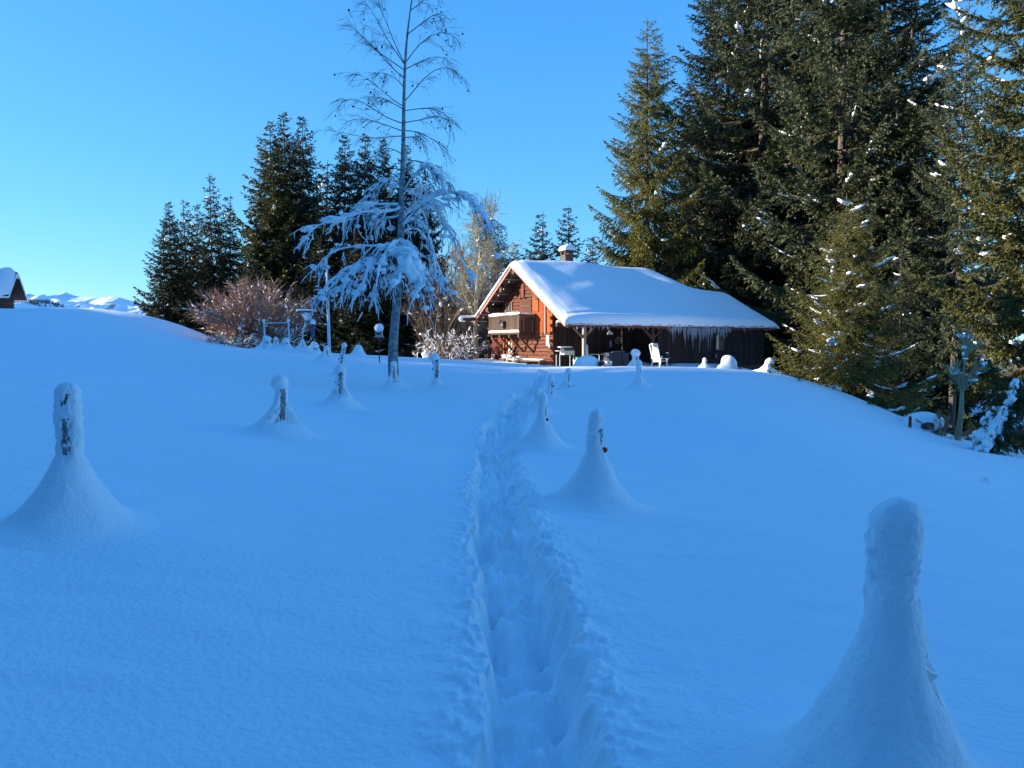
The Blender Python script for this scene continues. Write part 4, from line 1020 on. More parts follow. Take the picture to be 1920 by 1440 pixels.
def bare_tree(label, px, Y, top, seed, lean=0, spread=.5, mat_='paletwig', trunk_r=.11, nb=26, snowy=.1, rtw=.012, fork=0.0, group=None, start=.18):
    r = np.random.default_rng(seed); x = P(px, 650, Y)[0]; g = gz(x, Y); H = P(px, top, Y)[2] - g
    t = thing('bare_tree', label, 'tree', (x, Y, g - .2), 0, group)
    Pt, Dt = grow(np.zeros((1, 3)), np.array([[lean, 0, 1.]]), np.array([H + .2]), 16, .035, -.02, r)
    link('trunk', MB().add(*tubes(Pt, taper(1, 16, trunk_r, .012), 9)).mesh('trunk', True), M[mat_], t)
    s1, d1, f1 = sprout(Pt, Dt, nb, start, 1, .5 * spread + .25, r)
    P1, D1 = grow(s1, d1, H * .30 * (1.15 - f1) * r.uniform(.6, 1.2, nb) + .3, 8, .09, -.03, r)
    s2, d2, f2 = sprout(P1, D1, 9, .2, 1, .4, r); P2, D2 = grow(s2, d2, H * .10 * r.uniform(.4, 1.2, len(s2)) + .1, 5, .1, 0, r)
    s3, d3, f3 = sprout(P2, D2, 5, .2, 1, .45, r); P3, D3 = grow(s3, d3, H * .045 * r.uniform(.4, 1.2, len(s3)) + .06, 4, .1, 0, r)
    link('branches', MB().add(*tubes(P1, taper(nb, 8, trunk_r * .32, .01), 5)).add(*tubes(P2, taper(len(P2), 5, .015, rtw * .8), 3)).add(*tubes(P3, taper(len(P3), 4, rtw * .9, rtw * .6), 3)).mesh('branches'), M[mat_], t)
    if snowy:
        sn = MB(); k = int(len(P1) * 8 * snowy) + 1; i = r.choice(len(P1), k); j = r.integers(1, 7, k)
        sn.add(*many_blobs(P1[i, j] + np.array([0, 0, .05]), r.uniform(.04, .1, (k, 1)) * np.array([2., 1, .7]), np.arctan2(D1[i, j, 1], D1[i, j, 0]), seed, 1, .3)); link('branch_snow', sn.mesh('branch_snow', True), M['tree_snow'], t, kind='stuff')
    return t
GB = 'bare trees left of the gable'
bare_tree('sunlit bare tree with thick pale trunk next to the gable', 893, 49, 425, 41, .02, trunk_r=.21, nb=30, group=GB, start=.28)
bare_tree('slim bare tree left of the thick pale trunk', 868, 51, 445, 42, -.02, trunk_r=.10, nb=24, group=GB)
bare_tree('slim bare tree rising behind the gable peak side', 925, 55, 385, 43, 0, trunk_r=.10, nb=24, group=GB)
bare_tree('thin bare tree close behind the bent birch bough', 905, 57, 400, 44, .03, trunk_r=.09, nb=24, group=GB)
bare_tree('crooked thin sunlit trunk in the dark hollow of the right wood', 1800, 22.5, 640, 45, .06, .8, trunk_r=.10, nb=9, snowy=.12, start=.3)

# ---- the big birch, its lower boughs bowed under snow
def birch():
    r = np.random.default_rng(77); Y0 = 20.0
    px0 = P(741, 650, Y0)[0]; g = gz(px0, Y0)
    t = thing('birch_tree', 'tall slender birch in shade, lower boughs bowed under heavy snow', 'tree', (px0, Y0, g - .2))
    org = np.array([px0, Y0, g - .2])
    def Q(px, py, dy=0.0): return P(px, py, Y0 + dy) - org
    tk = [(741, 706), (736, 680), (739, 620), (745, 560), (749, 500), (752, 430), (753, 370), (756, 290), (757, 210), (758, 150), (762, 80), (769, 20), (777, -30), (786, -75)]
    TP = np.array([Q(a, b) for a, b in tk]); TP[0] = (0.0, 0, -.1)
    tr = np.array([.155, .135, .115, .105, .095, .085, .072, .058, .045, .036, .028, .020, .014, .008])
    u = np.linspace(0, 1, len(tk)); uu = np.linspace(0, 1, 44)
    TPs = np.stack([np.interp(uu, u, TP[:, i]) for i in range(3)], -1); TPs[1:-1] = (TPs[:-2] + 2 * TPs[1:-1] + TPs[2:]) / 4
    link('trunk', MB().tube(TPs, np.interp(uu, u, tr), 10).mesh('birch_trunk', True), M['birch'], t)
    def at_py(py):
        for i in range(len(tk) - 1):
            if tk[i][1] >= py >= tk[i + 1][1]:
                w = (tk[i][1] - py) / (tk[i][1] - tk[i + 1][1]); return TP[i] * (1 - w) + TP[i + 1] * w
        return TP[-1]
    def spline(pts, n):
        pts = np.array(pts); u = np.linspace(0, 1, len(pts)); v = np.linspace(0, 1, n)
        X = np.stack([np.interp(v, u, pts[:, i]) for i in range(3)], -1)
        for _ in range(3): X[1:-1] = (X[:-2] + 2 * X[1:-1] + X[2:]) / 4
        return X
    # upper boughs: start row on the stem, then waypoints in the picture, depth swing
    UP = [(20, [(790, 5), (815, -25)], .4), (65, [(795, 40), (815, 25), (835, 27), (846, 42)], -.6), (118, [(778, 92), (800, 68), (832, 56), (850, 66), (857, 75)], .5), (122, [(738, 92), (715, 55), (700, 22), (678, -5)], .6),
          (120, [(745, 95), (728, 50), (715, 20), (702, -5)], -.5), (132, [(730, 112), (700, 92), (675, 66), (664, 52)], -.4), (147, [(735, 128), (705, 92), (680, 66), (668, 60)], 1.0), (130, [(780, 120), (812, 104), (835, 108), (848, 120)], 1.2), (192, [(780, 165), (800, 140), (822, 126), (845, 124), (866, 142)], -.3),
          (165, [(745, 148), (720, 135), (700, 138)], .9), (200, [(740, 190), (715, 168), (690, 148), (668, 138)], .2), (205, [(730, 190), (712, 180), (690, 186)], -1.0), (208, [(785, 203), (812, 203), (835, 212), (848, 230)], .7), (232, [(725, 222), (700, 205), (675, 185), (645, 184), (636, 200)], -.6),
          (230, [(790, 225), (815, 218), (838, 220), (846, 235)], -.8), (246, [(725, 235), (690, 222), (660, 222), (640, 235)], .6), (245, [(778, 245), (800, 255), (820, 265), (836, 290)], .5), (255, [(735, 255), (700, 262), (660, 252), (618, 245)], -.3), (258, [(775, 256), (790, 258)], -.6),
          (290, [(740, 280), (720, 275), (700, 290), (688, 310)], .8), (300, [(775, 300), (805, 308), (830, 312), (848, 350)], .4), (318, [(735, 315), (705, 312), (675, 330)], -.7)]
    B, rad, tipd = [], [], []
    for py, wp, sw in UP:
        pts = [at_py(py)] + [Q(a, b, sw * (i + 1) / len(wp) * 1.6) for i, (a, b) in enumerate(wp)]
        B.append(spline(pts, 12))
    B = np.array(B); N = len(B)
    D = np.gradient(B, axis=1); D /= np.linalg.norm(D, axis=-1, keepdims=True)
    s2, d2, f2 = sprout(B, D, 16, .15, 1, .38, r); P2, D2 = grow(s2, d2, r.uniform(.25, .8, len(s2)) * (1.15 - .5 * f2), 7, .09, .10, r)
    s3, d3, f3 = sprout(P2, D2, 6, .15, 1, .4, r); P3, D3 = grow(s3, d3, r.uniform(.10, .32, len(s3)), 4, .12, .14, r)
    mb = MB().add(*tubes(B, taper(N, 12, .013, .004), 5)).add(*tubes(P2, taper(len(P2), 7, .004, .0025), 3)).add(*tubes(P3, taper(len(P3), 4, .0025, .0016), 3))
    link('upper_boughs', mb.mesh('upper_boughs'), M['twig'], t)
    k = 150; i = r.choice(len(P3), k); mbk = MB().add(*many_blobs(P3[i, 3], np.full((k, 3), .018) * r.uniform(.6, 1.6, (k, 1)), np.zeros(k), 4, 1, .3))
    link('catkins', mbk.mesh('catkins'), M['twig'], t, kind='stuff')
    # lower boughs, loaded: start row, waypoints, depth swing, load
    LO = [(392, [(725, 402), (690, 392), (650, 412), (610, 416), (580, 432), (562, 462)], -.8, 1.25), (385, [(715, 385), (690, 384), (672, 400), (640, 408)], .6, 1.0), (470, [(715, 462), (670, 462), (632, 468), (606, 484), (590, 508)], -.5, 1.1),
          (478, [(720, 480), (690, 488), (650, 505), (620, 528), (598, 552)], -1.2, 1.1), (500, [(720, 500), (685, 520), (650, 540), (612, 548), (590, 562)], -.4, 1.0), (462, [(735, 458), (710, 470), (690, 500), (678, 545)], -2.0, 1.2), (450, [(745, 455), (730, 462), (712, 490), (705, 540)], -2.6, 1.2),
          (455, [(765, 456), (778, 476), (786, 505), (790, 540)], -2.2, 1.5), (470, [(765, 466), (775, 490), (780, 520), (782, 545)], -1.4, 1.6), (460, [(755, 462), (755, 480), (752, 505), (748, 530)], -2.4, 1.6), (480, [(768, 480), (790, 490), (800, 510), (806, 540)], -.8, 1.2),
          (430, [(775, 396), (800, 372), (828, 362), (852, 356), (872, 366), (888, 384), (908, 402), (922, 430), (934, 458)], -.6, 1.25), (415, [(780, 388), (806, 378), (826, 400), (848, 446), (866, 492), (876, 506)], .4, .9),
          (440, [(775, 425), (796, 440), (815, 480), (826, 515), (836, 530)], .8, .9), (425, [(778, 410), (800, 430), (812, 470), (818, 520)], -1.0, .9), (405, [(730, 412), (712, 405), (700, 420), (690, 450)], 1.2, .8), (410, [(765, 400), (772, 384), (790, 384)], .9, 1.0),
          (365, [(775, 330), (795, 312), (808, 310), (830, 330), (845, 352)], -.5, .7), (345, [(735, 335), (710, 345), (690, 365), (680, 390)], .5, .7), (358, [(770, 362), (785, 350), (802, 352)], .9, .9), (512, [(735, 520), (715, 530), (700, 545), (690, 560)], -1.4, 1.1), (505, [(730, 500), (700, 495), (672, 500), (648, 520)], -1.8, 1.2)]
    B, ld = [], []
    for py, wp, sw, load in LO:
        pts = [at_py(py)] + [Q(a, b, sw * (i + 1) / len(wp) * 1.0) for i, (a, b) in enumerate(wp)]; B.append(spline(pts, 16)); ld.append(load)
    B = np.array(B); ld = np.array(ld); N = len(B); D = np.gradient(B, axis=1); D /= np.linalg.norm(D, axis=-1, keepdims=True)
    s2, d2, f2 = sprout(B, D, 20, .12, 1, .45, r, drop=.25); P2, D2 = grow(s2, d2, r.uniform(.25, .85, len(s2)), 8, .16, .13, r)
    s3, d3, f3 = sprout(P2, D2, 6, .1, 1, .45, r, drop=.3); P3, D3 = grow(s3, d3, r.uniform(.10, .38, len(s3)), 5, .16, .16, r)
    mb = MB().add(*tubes(B, taper(N, 16, .024, .007), 5)).add(*tubes(P2, taper(len(P2), 8, .009, .005), 3)).add(*tubes(P3, taper(len(P3), 5, .0055, .0035), 3))
    link('lower_boughs', mb.mesh('lower_boughs'), M['twig'], t)
    sn = MB()
    nn = noise2(np.arange(16)[None] * .9, np.arange(N)[:, None] * 3.1, 8)
    R = ld[:, None] * (.044 + .036 * nn) * np.linspace(.8, .8, 16)[None] * np.minimum(1, np.linspace(2.2, .35, 16))[None]
    sn.add(*tubes(B + np.array([0, 0, 1.]) * (R * .75)[..., None], np.clip(R, .012, None), 8))
    q = r.random(len(P2)) < .42; Pq = P2[q]; Rq = (.014 + .022 * r.random((len(Pq), 1))) * np.linspace(1.1, .35, 8)[None] * (1 + .4 * noise2(np.arange(8)[None] * 1.3, np.arange(len(Pq))[:, None] * 2.7, 9))
    sn.add(*tubes(Pq + np.array([0, 0, 1.]) * (Rq * .6)[..., None], Rq, 5))
    q = r.random(len(P3)) < .28; Pq = P3[q]; Rq = (.008 + .010 * r.random((len(Pq), 1))) * np.linspace(1.1, .5, 5)[None]
    sn.add(*tubes(Pq + np.array([0, 0, 1.]) * (Rq * .5)[..., None], Rq, 4))
    # pads of snow where shoots mat together
    k = 280; i = r.choice(len(P2), k); j = r.integers(0, 6, k); S = r.uniform(.03, .10, (k, 1)) * np.array([1.35, 1.1, .75])
    sn.add(*many_blobs(P2[i, j] + np.array([0, 0, .03]), S, r.uniform(0, 6.28, k), 15, 2, .3))
    # the thick mass right of the stem
    for c, rr in (((768, 478, -1.6), (.20, .18, .13)), ((782, 500, -1.8), (.17, .16, .17)), ((755, 472, -1.5), (.2, .2, .12)), ((740, 470, -1.4), (.2, .2, .10)), ((775, 515, -1.9), (.17, .14, .2)), ((762, 500, -2.0), (.2, .12, .24)), ((786, 525, -1.7), (.10, .1, .16)), ((690, 384, 0), (.22, .14, .10)), ((625, 412, -.7), (.3, .14, .09))):
        p = Q(*c); sn.blob(tuple(p), rr, int(c[0]), .34, 3, freq=2.2)
    for bi, j_, rr in ((11, 8, (.17, .10, .07)), (11, 9, (.15, .10, .08)), (11, 10, (.12, .09, .09)), (11, 11, (.13, .09, .10)), (11, 12, (.10, .08, .09)), (12, 5, (.12, .09, .07)), (11, 5, (.15, .1, .07)), (17, 6, (.10, .07, .06)), (17, 8, (.09, .07, .06))):
        sn.blob(tuple(B[bi, j_] + np.array([0, 0, rr[2] * .6])), rr, j_ * 7 + bi, .34, 3, freq=2.2)
    link('bough_snow', sn.mesh('bough_snow', True), M['tree_snow'], t, kind='stuff')
    # drift at the trunk foot
    return t, (px0, Y0)
birch()

# ------------------------------------------------------------------ fence posts in their snow cones
def fence_post(label, px, top, base, Y, rp=.05, Ro=.45, pw=2.2, hc=.5, lee=0.3, bare=(.45, .85), seed=0, cap=(.07, .06, 0, 0), lean=(0, 0), ins=None, coat=.014, taperp=1.0, expw=1.0, name='fence_post', res=(56, 44)):
    """ bare: height span (fractions) where the lee side shows wood; lee: heading of that side"""
    r = np.random.default_rng(seed + 100); x = P(px, 650, Y)[0]; g = gz(x, Y); H = P(px, top, Y)[2] - g
    cr, ch, cdx, cdy = cap; Hw = H - ch * .9
    t = thing(name, label, 'post', (x, Y, g), 0, 'snow coned fence posts')
    lx, ly = lean; ax = lambda z: (lx * z, ly * z)
    zt = np.linspace(-.4, Hw, 12); wob = .006 * noise2(zt * 3, 0 * zt, seed)
    link('stake', MB().tube(np.stack([lx * zt + wob, ly * zt, zt], -1), rp * (1 + .06 * noise2(zt * 5, 0 * zt + 2, seed)), 12).mesh('stake', True), M['postwood'], t)
    # snow cone and coat in one skin
    Ro, pw = Ro * 1.35, pw * 1.35 + .35
    nz_, na = res; a = np.arange(na) / na * 2 * np.pi; hc_ = hc * H
    rows_r = np.concatenate([np.linspace(Ro, rp * 1.15, nz_ // 2), np.full(nz_ - nz_ // 2, np.nan)])
    hd = (rp + coat) * 1.25; nd_ = 12; n3 = nz_ - nz_ // 2 - nd_
    zz = np.concatenate([hc_ * ((Ro - rows_r[:nz_ // 2]) / (Ro - rp * 1.15)) ** pw, np.linspace(hc_, Hw - .01, n3 + 1)[1:], Hw - .01 + hd * np.sin(np.linspace(.12, 1.565, nd_))])
    dome = np.concatenate([np.ones(nz_ - nd_), np.cos(np.linspace(.12, 1.565, nd_))])[:, None]
    rows_r[nz_ // 2:] = rp * 1.15
    Rr, A = np.meshgrid(rows_r, a, indexing='ij'); Z = np.repeat(zz[:, None], na, 1)
    df = np.abs((A - lee + np.pi) % (2 * np.pi) - np.pi)                   # angle from the lee side
    wd = sstep(.35, 1.5, df)                                                # 1 on the windward side
    hfrac = Z / H
    nx, ny = Rr * np.cos(A), Rr * np.sin(A)
    n1 = noise3(nx * 13, ny * 13, Z * 11, seed); n2 = noise3(nx * 38, ny * 38, Z * 34, seed + 1); n4 = noise3(nx * 85, ny * 85, Z * 75, seed + 2)
    blend = sstep(hc_ * .35, hc_ * 1.05, Z)
    coat_r = rp * taperp + coat * (.25 + 1.25 * wd) + .007 * n1 + .004 * n2 + .003 * n4
    hn = hfrac + .05 * n1 + .045 * n2
    df = df + .40 * n1 + .30 * n2 + .15 * n4
    span = sstep(bare[0] - .04, bare[0] + .04, hn) * (1 - sstep(bare[1] - .04, bare[1] + .04, hn))
    exposed = span * sstep(.14, .24, hfrac) * (1 - sstep(.55 * expw, 1.05 * expw, df)) 
    R = np.where(Z < hc_, np.maximum(Rr, coat_r * blend), coat_r) + .010 * n1 * (1 - blend) * (Z > .01) + .003 * n2 + .002 * n4
    patch = sstep(-.75, -.45, n4 + .5 * n2 + .3 * n1)
    R = R * (1 - exposed) + exposed * (rp - .006 + .015 * (1 - patch))
    R = R * dome
    X_, Y_ = R * np.cos(A) + lx * Z, R * np.sin(A) + ly * Z
    gr = ground_z(x + X_, Y + Y_) + trench(x + X_, Y + Y_) - g
    edge = sstep(Ro, Ro * .82, Rr) * (Z < hc_) + (Z >= hc_)
    Zz = Z + gr * (1 - blend) - .012 * (1 - edge)
    mb = MB().add(np.stack([X_, Y_, Zz], -1), gridf(nz_, na, True))
    link('snow_cone', mb.mesh('snow_cone', True), M['snow_coat'], t)
    if cr:
        V, F = ICO[3]; d = 1 + .12 * noise3(V[:, 0] * 2 + seed, V[:, 1] * 2, V[:, 2] * 2, seed)[:, None] + .05 * noise3(V[:, 0] * 7 + seed, V[:, 1] * 7, V[:, 2] * 7, seed)[:, None]
        W = V * d * np.array([cr, cr, ch * 1.1]); W[:, 2] = np.where(W[:, 2] < 0, W[:, 2] * .75, W[:, 2])
        link('snow_cap', MB().add(W + np.array([lx * Hw + cdx, ly * Hw + cdy, Hw - ch * .05]), F).mesh('snow_cap', True), M['snow_coat'], t)
    for (iz, side, colr) in (ins or []):
        zz_ = iz * H; o = link('insulator', MB().tube([(-.02, 0, 0), (.012, 0, 0), (.02, 0, -.005)], [.008, .008, .008], 6).lathe([(.012, -.018), (.022, -.006), (.022, .01), (.012, .02)], (.028, 0, 0), 10).mesh('insulator', True), M[colr], t)
        o.location = (lx * zz_ + (rp - .01) * math.cos(side), ly * zz_ + (rp - .01) * math.sin(side), zz_); o.rotation_euler = (0, 0, side)
    return t

E0 = -.15
fence_post('nearest snow crusted post, large in the lower right corner', 1668, 950, 1480, 1.95, rp=.048, Ro=.43, pw=2.5, hc=.70, lee=E0, bare=(.42, .84), seed=1, cap=(0, .05, 0, 0), lean=(.05, 0), coat=.016, ins=[(.36, E0, 'redpl')], expw=.42, res=(96, 96))
fence_post('post with dark bark patch in a tall cone at the left edge', 125, 722, 992, 4.0, rp=.045, Ro=.36, pw=1.75, hc=.56, lee=-1.57, bare=(.52, .78), seed=2, cap=(0, .05, 0, 0), coat=.013, res=(64, 60))
fence_post('post in a smooth tall cone with red insulator, right of the trodden path', 1114, 772, 958, 5.6, rp=.045, Ro=.45, pw=2.1, hc=.66, lee=-.35, bare=(.56, .82), seed=3, cap=(0, .05, 0, 0), lean=(.04, 0), coat=.016, ins=[(.60, -.2, 'redpl')], res=(60, 60))
fence_post('post with round snow cap and dark bark, second of the left row', 523, 704, 815, 9.6, rp=.055, Ro=.52, pw=1.9, hc=.62, lee=-.95, bare=(.12, .80), seed=4, cap=(.11, .10, -.03, 0), lean=(.05, 0), coat=.014)
fence_post('bark speckled post, third of the left row', 638, 683, 762, 13.7, rp=.065, Ro=.50, pw=1.9, hc=.52, lee=-1.5, bare=(.28, .82), seed=5, cap=(.10, .09, 0, 0), coat=.014, ins=[(.58, 3.1, 'darkmetal')])
fence_post('slim grey post before the birch trunk', 738, 677, 735, 18.0, rp=.05, Ro=.62, pw=2.2, hc=.62, lee=-1.2, bare=(.30, .90), seed=6, cap=(.075, .08, 0, 0), ins=[(.62, 3.1, 'darkmetal')])
fence_post('bare grey post with two insulators standing free in the snow', 818, 663, 722, 18.4, rp=.065, Ro=.24, pw=2.5, hc=.22, lee=-1.2, bare=(.03, .92), seed=7, cap=(.13, .11, -.05, .03), ins=[(.5, 3.1, 'darkmetal'), (.7, 3.1, 'darkmetal')], coat=.006)
fence_post('post with dark bark beside the path bend, nearer of two in line', 1014, 737, 836, 10.6, rp=.05, Ro=.50, pw=1.9, hc=.62, lee=-.3, bare=(.50, .82), seed=8, cap=(.075, .075, -.01, 0), lean=(.06, 0), ins=[(.52, -.3, 'redpl')])
fence_post('post just behind the bark post at the path bend', 1007, 727, 790, 14.0, rp=.05, Ro=.45, pw=1.9, hc=.62, lee=-.3, bare=(.5, .85), seed=9, cap=(.07, .07, 0, 0), lean=(.05, 0))
fence_post('thin dark post left of two close beyond the path bend', 1032, 702, 752, 19.0, rp=.05, Ro=.5, pw=2.4, hc=.5, lee=-.7, bare=(.10, .82), seed=10, cap=(.075, .10, 0, 0), lean=(.03, 0), ins=[(.55, -.2, 'darkmetal')])
fence_post('dark bowed post right of two close beyond the path bend', 1062, 691, 734, 22.0, rp=.055, Ro=.55, pw=2.2, hc=.62, lee=-.5, bare=(.02, .80), seed=11, cap=(.085, .09, 0, 0), lean=(.10, 0))
fence_post('dark barked post before the sunlit fat post', 1200, 676, 724, 21.5, rp=.055, Ro=.50, pw=2.2, hc=.6, lee=-.4, bare=(.15, .80), seed=12, cap=(.095, .10, 0, 0), lean=(-.04, 0))
fence_post('thick pale sunlit post with big snow cap before the porch', 1192, 655, 702, 30.0, rp=.10, Ro=.60, pw=1.9, hc=.55, lee=-1.1, bare=(.05, .80), seed=13, cap=(.19, .17, 0, 0), coat=.02)
fence_post('small smooth cone post midway before the barn wall', 1321, 671, 706, 29.0, rp=.06, Ro=.65, pw=2.3, hc=.75, lee=-.3, bare=(.55, .75), seed=14, cap=(.085, .10, 0, 0), lean=(.03, 0))
fence_post('post with round snow knob leaning right below the eave end', 1436, 672, 708, 34.0, rp=.08, Ro=.75, pw=1.9, hc=.8, lee=-.3, bare=(.9, .95), seed=15, cap=(.19, .17, .10, 0), lean=(.12, 0))
fence_post('small capped post at the brow right of the knobbed post', 1463, 697, 716, 31.0, rp=.06, Ro=.40, pw=1.9, hc=.7, lee=-.3, bare=(.9, .95), seed=16, cap=(.11, .10, .03, 0))
fence_post('tiny snow cone post on the brow by the young spruce', 1507, 716, 726, 27.0, rp=.05, Ro=.25, pw=1.8, hc=.7, lee=-.3, bare=(.9, .95), seed=17, cap=(.07, .06, 0, 0))
fence_post('nearly buried post tip in the right foreground slope', 1857, 896, 906, 12.5, rp=.02, Ro=.22, pw=2.0, hc=.95, lee=-.3, bare=(.9, .95), seed=18, cap=(.02, .015, 0, 0))
# far left row beside the birch
for (px, top, base, Y, lab, kw) in (
        (499, 631, 656, 31.5, 'broad snow cone post under the left pipe of the rack', dict(rp=.12, cap=(.17, .12, .05, 0), Ro=.6)), (517, 632, 657, 31.0, 'slim dark post between the two pipes of the rack', dict(rp=.05, Ro=.45)),
        (536, 634, 658, 30.5, 'snowy post under the right pipe of the rack', dict(rp=.10, cap=(.15, .12, 0, 0), Ro=.5)), (567, 636, 664, 29.5, 'tall cone post under the snowy lantern', dict(rp=.05, Ro=.6, hc=.85)),
        (589, 645, 666, 29.0, 'short blunt snow topped post right of the lantern', dict(rp=.14, cap=(.18, .10, 0, 0), Ro=.42)), (612, 649, 679, 26.0, 'cone post with dark slot beside the tall white pole', dict(rp=.07, Ro=.65, hc=.8)),
        (633, 643, 688, 23.0, 'bare dark post leaning right between cone posts', dict(rp=.055, Ro=.35, hc=.35, bare=(.05, .95), lean=(.22, 0), coat=.004, ins=[(.5, 3.1, 'darkmetal')])), (672, 650, 672, 30.5, 'rounded snow stump against the dark spruces', dict(rp=.16, cap=(.15, .14, .04, 0), Ro=.42, bare=(.9, .95)))):
    fence_post(lab, px, top, base, Y, **{**dict(pw=1.9, hc=.7, lee=-.9, bare=(.4, .8), seed=int(px), cap=(.085, .08, 0, 0)), **kw})
for (px, top, base, Y, lab) in ((876, 662, 672, 47, 'small sunlit snow capped post in front of the thicket, nearer the gable'), (797, 660, 672, 44, 'small sunlit snow capped post in front of the thicket, nearer the birch'), ):
    fence_post(lab, px, top, base, Y, rp=.10, Ro=.4, pw=1.8, hc=.3, lee=-1.2, bare=(.1, .6), seed=px, cap=(.2, .17, 0, 0))

# ------------------------------------------------------------------ snow mounds, rack, lantern, feeder, pole
def mound(name, label, cat, px, Y, wpx, hpx, seed, parts=(), mb=None):
    x = P(px, 650, Y)[0]; g = gz(x, Y); w = wpx * Y / FPX / 2; h = hpx * Y / FPX
    t = thing(name, label, cat, (x, Y, g))
    n, k = 16, 40; rr = np.linspace(0, 1, n)[:, None]; a = (np.arange(k) / k * 2 * np.pi)[None]
    X_, Y_ = rr * w * np.cos(a) * (1 + .06 * noise2(np.cos(a) * 1.5, np.sin(a) * 1.5, seed)), rr * w * .8 * np.sin(a)
    Z = h * (1 - rr ** 2.6) ** .75 * (1 + .06 * noise2(X_ * 2, Y_ * 2, seed)) + ground_z(x + X_, Y + Y_) - g - .03 * rr
    m_ = MB().add(np.stack([X_, Y_, Z], -1), gridf(n, k, True)); link('snow_mound', m_.mesh('snow_mound', True), M['roof_snow'], t)
    return t, w, h
t, w, h = mound('buried_bush', 'smooth snow mound with dark twigs poking from its right foot', 'snow mound', 1101, 30, 54, 22, 51)
r_ = np.random.default_rng(4); st = np.stack([w * .7 + r_.uniform(-.08, .1, 26), -.45 * w + r_.uniform(-.1, .1, 26), np.zeros(26)], -1); Pn, _ = grow(st, np.array([[.3, -.5, 1.]]) + r_.normal(0, .4, (26, 3)), r_.uniform(.12, .3, 26), 5, .1, 0, r_)
link('twigs', MB().add(*tubes(Pn, taper(26, 5, .012, .006), 4)).mesh('mound_twigs'), M['twig'], t)
t, w, h = mound('buried_table', 'long low snow mound with a sunlit left lip before the deck chair', 'snow mound', 1254, 33, 76, 24, 52)
lp = MB(); lp.blob((-.85 * w, .1, h * .62), (.22, .16, .17), 3, .25, 3); link('snow_lip', lp.mesh('snow_lip', True), M['roof_snow'], t)
for k in range(2): board('table_edge', M['greywood'], t, (0, (-1) ** k * .3, .2), (w * 1.1, .05, .06))
x = P(1361, 650, 33)[0]; g = gz(x, 33) + .26
t = thing('snowed_in_wicker_seat', 'high backed wicker seat buried in two humps of snow before the barn', 'seat', (x, 33, g))
sb = MB(); sb.blob((-.12, 0, .22), (.66, .6, .52), 6, .10, 3); sb.blob((.16, .1, .86), (.34, .36, .40), 7, .08, 3); sb.blob((.08, .05, .55), (.45, .42, .4), 8, .08, 3); sb.blob((-.55, -.05, .06), (.5, .5, .22), 9, .1, 3); link('snow_cover', sb.mesh('snow_cover', True), M['roof_snow'], t)
for k in range(9): board('wicker_slat', M['darkwood'], t, (.50, -.22 + rc.uniform(-.03, .03), .05 + k * .075), (.16, .26, .03), (0, .15, .4))
for k in range(3): board('wicker_upright', M['darkwood'], t, (.50 + k * .05, -.33 + k * .13, .36), (.035, .035, .9))

pr = P(518, 650, 30.8); gp = gz(pr[0], 30.8)
t = thing('pipe_rack', 'frosted rack of two thin upright pipes joined by a bar', 'rack', (pr[0], 30.8, gp))
wx = 46 * 30.8 / FPX / 2; ht = P(518, 602, 30.8)[2] - gp
for s in (-1, 1): link('upright', MB().tube([(s * wx, 0, -.2), (s * wx + .03, 0, ht * .5), (s * wx, 0, ht + (.05 if s < 0 else 0))], .035, 7).mesh('upright'), M['frost'], t)
link('crossbar', MB().tube([(-wx, 0, ht - .08), (wx, 0, ht - .06)], .02, 6).mesh('crossbar'), M['frost'], t)
for s in (-1, 1): link('snow_knob', MB().blob((s * wx, 0, ht + .02), (.07, .07, .07), 5, .2, 2).mesh('snow_knob', True), M['snow_coat'], t)

q = P(577, 650, 29.2); gq = gz(q[0], 29.2); hq = P(577, 583, 29.2)[2] - gq
t = thing('bird_table', 'snow covered bird table, shallow funnel under a wide flat top on a thin pole', 'bird table', (q[0], 29.2, gq))
link('pole', MB().tube([(-.22, 0, -.1), (-.18, 0, .8), (-.05, 0, hq - .25)], .025, 6).mesh('pole'), M['frost'], t)
link('hopper', MB().lathe([(.08, hq - .36), (.14, hq - .30), (.24, hq - .08), (.25, hq - .07)], k=4).mesh('hopper'), M['frost'], t)
board('top_board', M['greywood'], t, (-.05, 0, hq - .05), (.72, .42, .03)); b_ = MB(); snow_bar(b_, (-.42, 0, hq - .03), (.34, 0, hq - .03), .42, .12, 22); link('top_snow', b_.mesh('top_snow', True), M['snow_coat'], t)
q = P(587, 650, 29.4); gq = gz(q[0], 29.4)
t = thing('seed_feeder', 'blue hanging seed feeder with snow cap right of the bird table pole', 'feeder', (q[0], 29.4, P(587, 632, 29.4)[2]))
link('tube', MB().lathe([(.05, 0), (.07, .02), (.07, .42), (.05, .44)], k=10).mesh('tube'), M['bluepl'], t); link('roof', MB().lathe([(.11, .44), (.03, .52)], k=10).mesh('roof'), M['greywood'], t); link('snow_cap', MB().blob((0, 0, .56), (.11, .11, .13), 4, .15, 2).mesh('snow_cap', True), M['snow_coat'], t)
link('stake', MB().tube([(0, 0, .02), (.02, .05, gq - P(587, 632, 29.4)[2] - .1)], .012, 5).mesh('stake'), M['darkmetal'], t)
q = P(616, 650, 27); gq = gz(q[0], 27); hq = P(614, 485, 27)[2] - gq
t = thing('flag_pole', 'tall thin pale frosted pole left of the birch', 'pole', (q[0], 27, gq))
link('shaft', MB().tube([(.04, 0, -.3), (0, 0, hq * .5), (-.04, 0, hq)], [.06, .05, .035], 8).mesh('shaft'), M['frost'], t); link('knob', MB().blob((-.04, 0, hq + .03), (.06, .06, .06), 3, .1, 2).mesh('knob', True), M['snow_coat'], t)
q = P(711, 650, 27.5); gq = gz(q[0], 27.5); z0 = P(711, 631, 27.5)[2]
